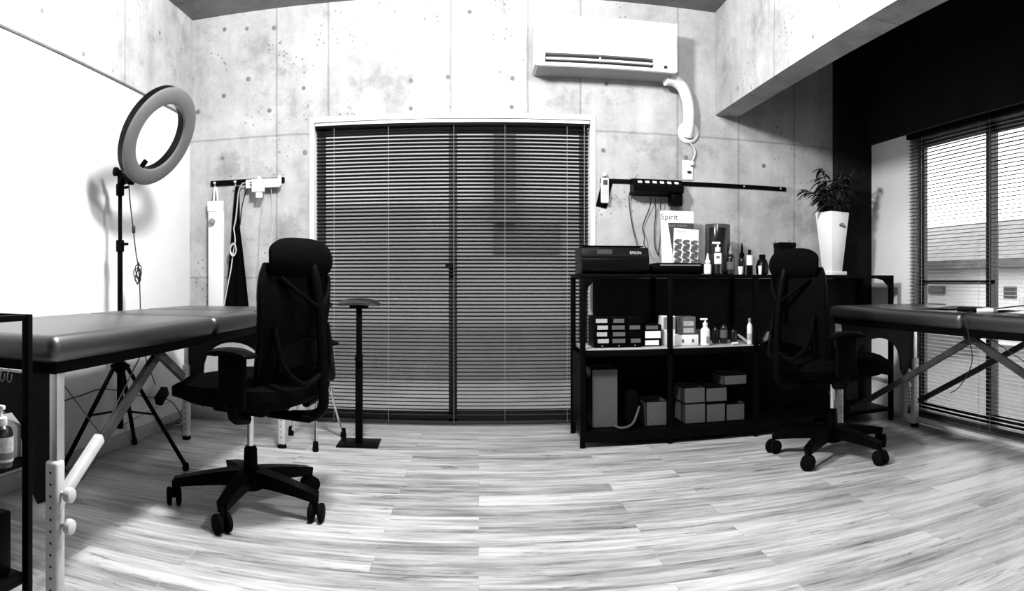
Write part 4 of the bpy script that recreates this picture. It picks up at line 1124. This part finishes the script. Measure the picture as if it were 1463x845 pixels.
for px in (5, 15):
    x = gx(px, ty1) if False else ty1 * math.tan((px - CX) / F)
    h = MB().tube(smooth_path([(x, ty1 - .006, .708), (x, ty1 - .010, .695), (x, ty1 - .012, .684), (x + .006, ty1 - .012, .678), (x + .012, ty1 - .012, .684), (x + .012, ty1 - .010, .697)]), .0014, 6)
    put(h.build('hook', GREY, r))
p = Vector((-.934, 1.095, .514))
r = empty('pump_bottle', 'dark bottle with a white pump and pale label on the black trolley shelf', 'bottle', p)
MB().lathe([(.026, 0), (.028, .004), (.028, .066), (.024, .080), (.014, .086), (.012, .090)], (0, 0, 0), 24).build('bottle_body', AMBER, r)
MB().lathe([(.0283, .012), (.0283, .064)], (0, 0, 0), 24).build('label', STICKER, r)
M = Matrix.Rotation(-.70, 4, 'Z')
MB().box(-.012, .016, -.0295, -.027, .048, .055, 0, 1, M).build('label_lettering', DARKINK, r)
MB().lathe([(.0286, .018), (.0286, .032)], (0, 0, 0), 24).build('label_band', MIDINK, r)
MB().lathe([(.014, .084), (.015, .086), (.015, .102), (.005, .104), (.005, .120)], (0, 0, 0), 18).box(-.028, .010, -.007, .007, .118, .128, .003, 2, Matrix.Rotation(.2, 4, 'Z')).build('pump_head', WHITE, r)
o = MB().box(-1.36, -.96, .89, 1.165, .256, .395, .006).build('storage_box', BLACKP)
tag(o, 'black storage box on the lowest trolley shelf at the left edge', 'box')
o = MB().box(-.028, .028, -.020, .020, 0, .070, .003)
o.prism([(-.028, .070), (.028, .070), (.0, .095)], lambda u, v, d: Vector((u, d, v)), -.020, .020)
o = o.build('carton', mat('grey_carton', .25, .7, noise=.1), loc=(-.973, 1.160, .514))
tag(o, 'grey gabled carton behind the pump bottle on the trolley', 'carton')

# ------------------------------------------------------------------ under the left table
pl = on_x(245, 512, XL + .012)
b = MB()
pts = [on_x(227, 508, XL + .01), on_x(241, 491, XL + .01), on_x(263, 487, XL + .01), on_x(263, 530, XL + .01), on_x(249, 522, XL + .01)]
b.prism([(p.y, p.z) for p in pts], lambda u, v, d: Vector((d, u, v)), XL + .001, XL + .008)
tag(b.build('wall_mount_card', PAPER), 'bright white card on the wall under the left massage table', 'card')
bpy.context.view_layer.update()
b = MB()
c = on_x(231, 566, -1.78)
M = Matrix.Translation(c) @ Matrix.Rotation(.5, 4, 'X')
b.box(-.022, .022, -.055, .055, -.028, .028, .006, 2, M)
hang(b.build('power_brick', BLACKP), RL)
cord('power_cord', [c + Vector((0, .05, -.025)), on_x(246, 575, -1.76), on_x(252, 583, -1.74), on_x(258, 592, -1.72), on_x(262, 600, -1.70)], .003, CORDB, None, parent=RL)
rnd = random.Random(11)
pts = []
for k in range(26):
    t = k * 1.35; q = on_z(250 + 24 * math.cos(t) * rnd.uniform(.4, 1), 602 + 7 * math.sin(t * 1.3), .012 + .01 * (k % 4))
    pts.append(q)
cord('cable', pts, .0042, CORDG, 'grey tangled cord heaped on the floor by the far leg of the left massage table')
cord('cable', [on_z(95, 672, .005), on_z(140, 650, .005), on_z(185, 630, .005), on_z(230, 615, .005), on_z(280, 596, .005), on_z(330, 590, .005)], .0035, CORDG, 'grey cord running along the floor below the left wall baseboard')
cord('cable', [on_x(80, 577, XL + .006), on_x(115, 566, XL + .006), on_x(150, 556, XL + .006), on_x(200, 566, XL + .006), on_x(228, 569, XL + .006)], .0028, CORDB, 'thin dark cord strung along the wall under the left massage table')
cord('cable', [on_x(150, 622, XL + .006), on_x(190, 600, XL + .006), on_x(225, 582, XL + .006), on_x(244, 574, XL + .006)], .0022, CORDG, 'faint grey cord rising to the power brick under the left massage table')

# ------------------------------------------------------------------ outside
GROUND = mat('outside_paving', .08, .9, noise=.2, scale=2)
struct(MB().box(-30, 30, 4.4, 40, -.30, -.20).box(2.9, 30, -20, 4.4, -.30, -.20).build('ground', GROUND))
HW = mat('pale_house_render', .85, .8, noise=.05, scale=2); HR = mat('house_roof', .12, .8, noise=.3, scale=6); HG = mat('house_dark_window', .10, .3, noise=.1)
HGF = mat('grey_facade', .13, .8, noise=.1, scale=1.5); HGD = mat('dark_fence', .07, .8, noise=.15, scale=4)
# neighbouring house beyond the right window
r = empty('house', 'white neighbouring house with a grey roof, seen through the right window', 'house', (10, 9, -.2))
inv = Matrix.Translation(-Vector(r.location))
def put(o): o.matrix_parent_inverse = inv.copy(); return o
put(MB().box(8.2, 12.5, 4.0, 15, -.2, 1.16).build('wall', HW, r))
put(MB().prism([(7.9, 1.14), (7.9, 1.28), (10.4, 2.25), (12.9, 1.28), (12.9, 1.14)], lambda u, v, d: Vector((u, d, v)), 3.6, 15.4).build('roof', HR, r))
for (ya, yb, za, zb) in ((9.95, 10.45, .66, .82), (9.95, 10.45, .36, .48), (8.05, 8.35, .62, .82), (8.05, 8.35, .30, .46), (6.6, 7.0, .5, .8)):
    fo = put(MB().box(8.17, 8.21, ya, yb, za, zb).build('window', HR, r))
    q = MB().box(8.16, 8.18, ya + .03, yb - .03, za + .02, zb - .02).build('pane', HG, fo)
put(MB().tube([(10.4, 9.4, 2.2), (10.4, 9.4, 3.0)], .03, 8).tube([(10.4, 9.1, 2.9), (10.4, 9.7, 2.9)], .02, 6).tube([(10.4, 9.15, 2.75), (10.4, 9.65, 2.75)], .02, 6).build('antenna', HG, r))
# building behind the back window
r = empty('apartment_building', 'grey apartment building close behind the back window, glimpsed between the slats', 'building', (0, 10, -.2))
inv = Matrix.Translation(-Vector(r.location))
put(MB().box(-9, 7, 9.0, 12, 1.95, 5.5).build('upper_wall', mat('pale_upper_facade', .25, .8, noise=.08, scale=1.5), r))
put(MB().box(-9, 7, 9.0, 12, -.2, 1.95).build('lower_wall', HGF, r))
fo = put(MB().box(.20, 1.08, 8.97, 9.02, 1.28, 1.68).build('window', HGD, r))
put(MB().box(.20, .48, 8.80, 9.0, 1.68, 2.9).build('drain_duct', HGD, r))
r = tag(MB().box(-9, 6.8, 7.5, 7.6, -.2, .42).build('garden_wall', HGD), 'low dark garden wall outside the back window, between window and grey building', 'wall')

# ------------------------------------------------------------------ light
def lamp(name, loc, power, size):
    L = bpy.data.lights.new(name, 'POINT'); L.energy = power; L.shadow_soft_size = size
    o = bpy.data.objects.new(name, L); o.location = loc; COL.objects.link(o); return o
lamp('ceiling_lamp', (.62, 1.95, 2.47), 95, .13)
lamp('ceiling_lamp', (-.40, 2.10, 2.47), 262, .13)

w = bpy.data.worlds.new('overcast_sky'); S.world = w; w.use_nodes = True
bg = w.node_tree.nodes['Background']; bg.inputs[0].default_value = (1, 1, 1, 1); bg.inputs[1].default_value = 4.2

# ------------------------------------------------------------------ camera: cylindrical panorama, as the photograph was stitched
cam = bpy.data.cameras.new('camera'); co = bpy.data.objects.new('camera', cam); COL.objects.link(co)
co.location = (0, 0, H); co.rotation_euler = (PI / 2, 0, 0)
cam.clip_start = .05; cam.clip_end = 200
cam.type = 'PANO'; cam.panorama_type = 'CENTRAL_CYLINDRICAL'
cam.central_cylindrical_radius = 1.0
cam.central_cylindrical_range_u_min = -CX / F; cam.central_cylindrical_range_u_max = (1463 - CX) / F
cam.central_cylindrical_range_v_min = -(845 - CY) / F; cam.central_cylindrical_range_v_max = CY / F
S.camera = co
vs_ = S.view_settings
vs_.view_transform = 'Standard'; vs_.look = 'None'; vs_.gamma = 1.0; vs_.use_curve_mapping = False
vs_.exposure = 0.2
S.cycles.max_bounces = 8; S.cycles.diffuse_bounces = 1; S.cycles.transparent_max_bounces = 16
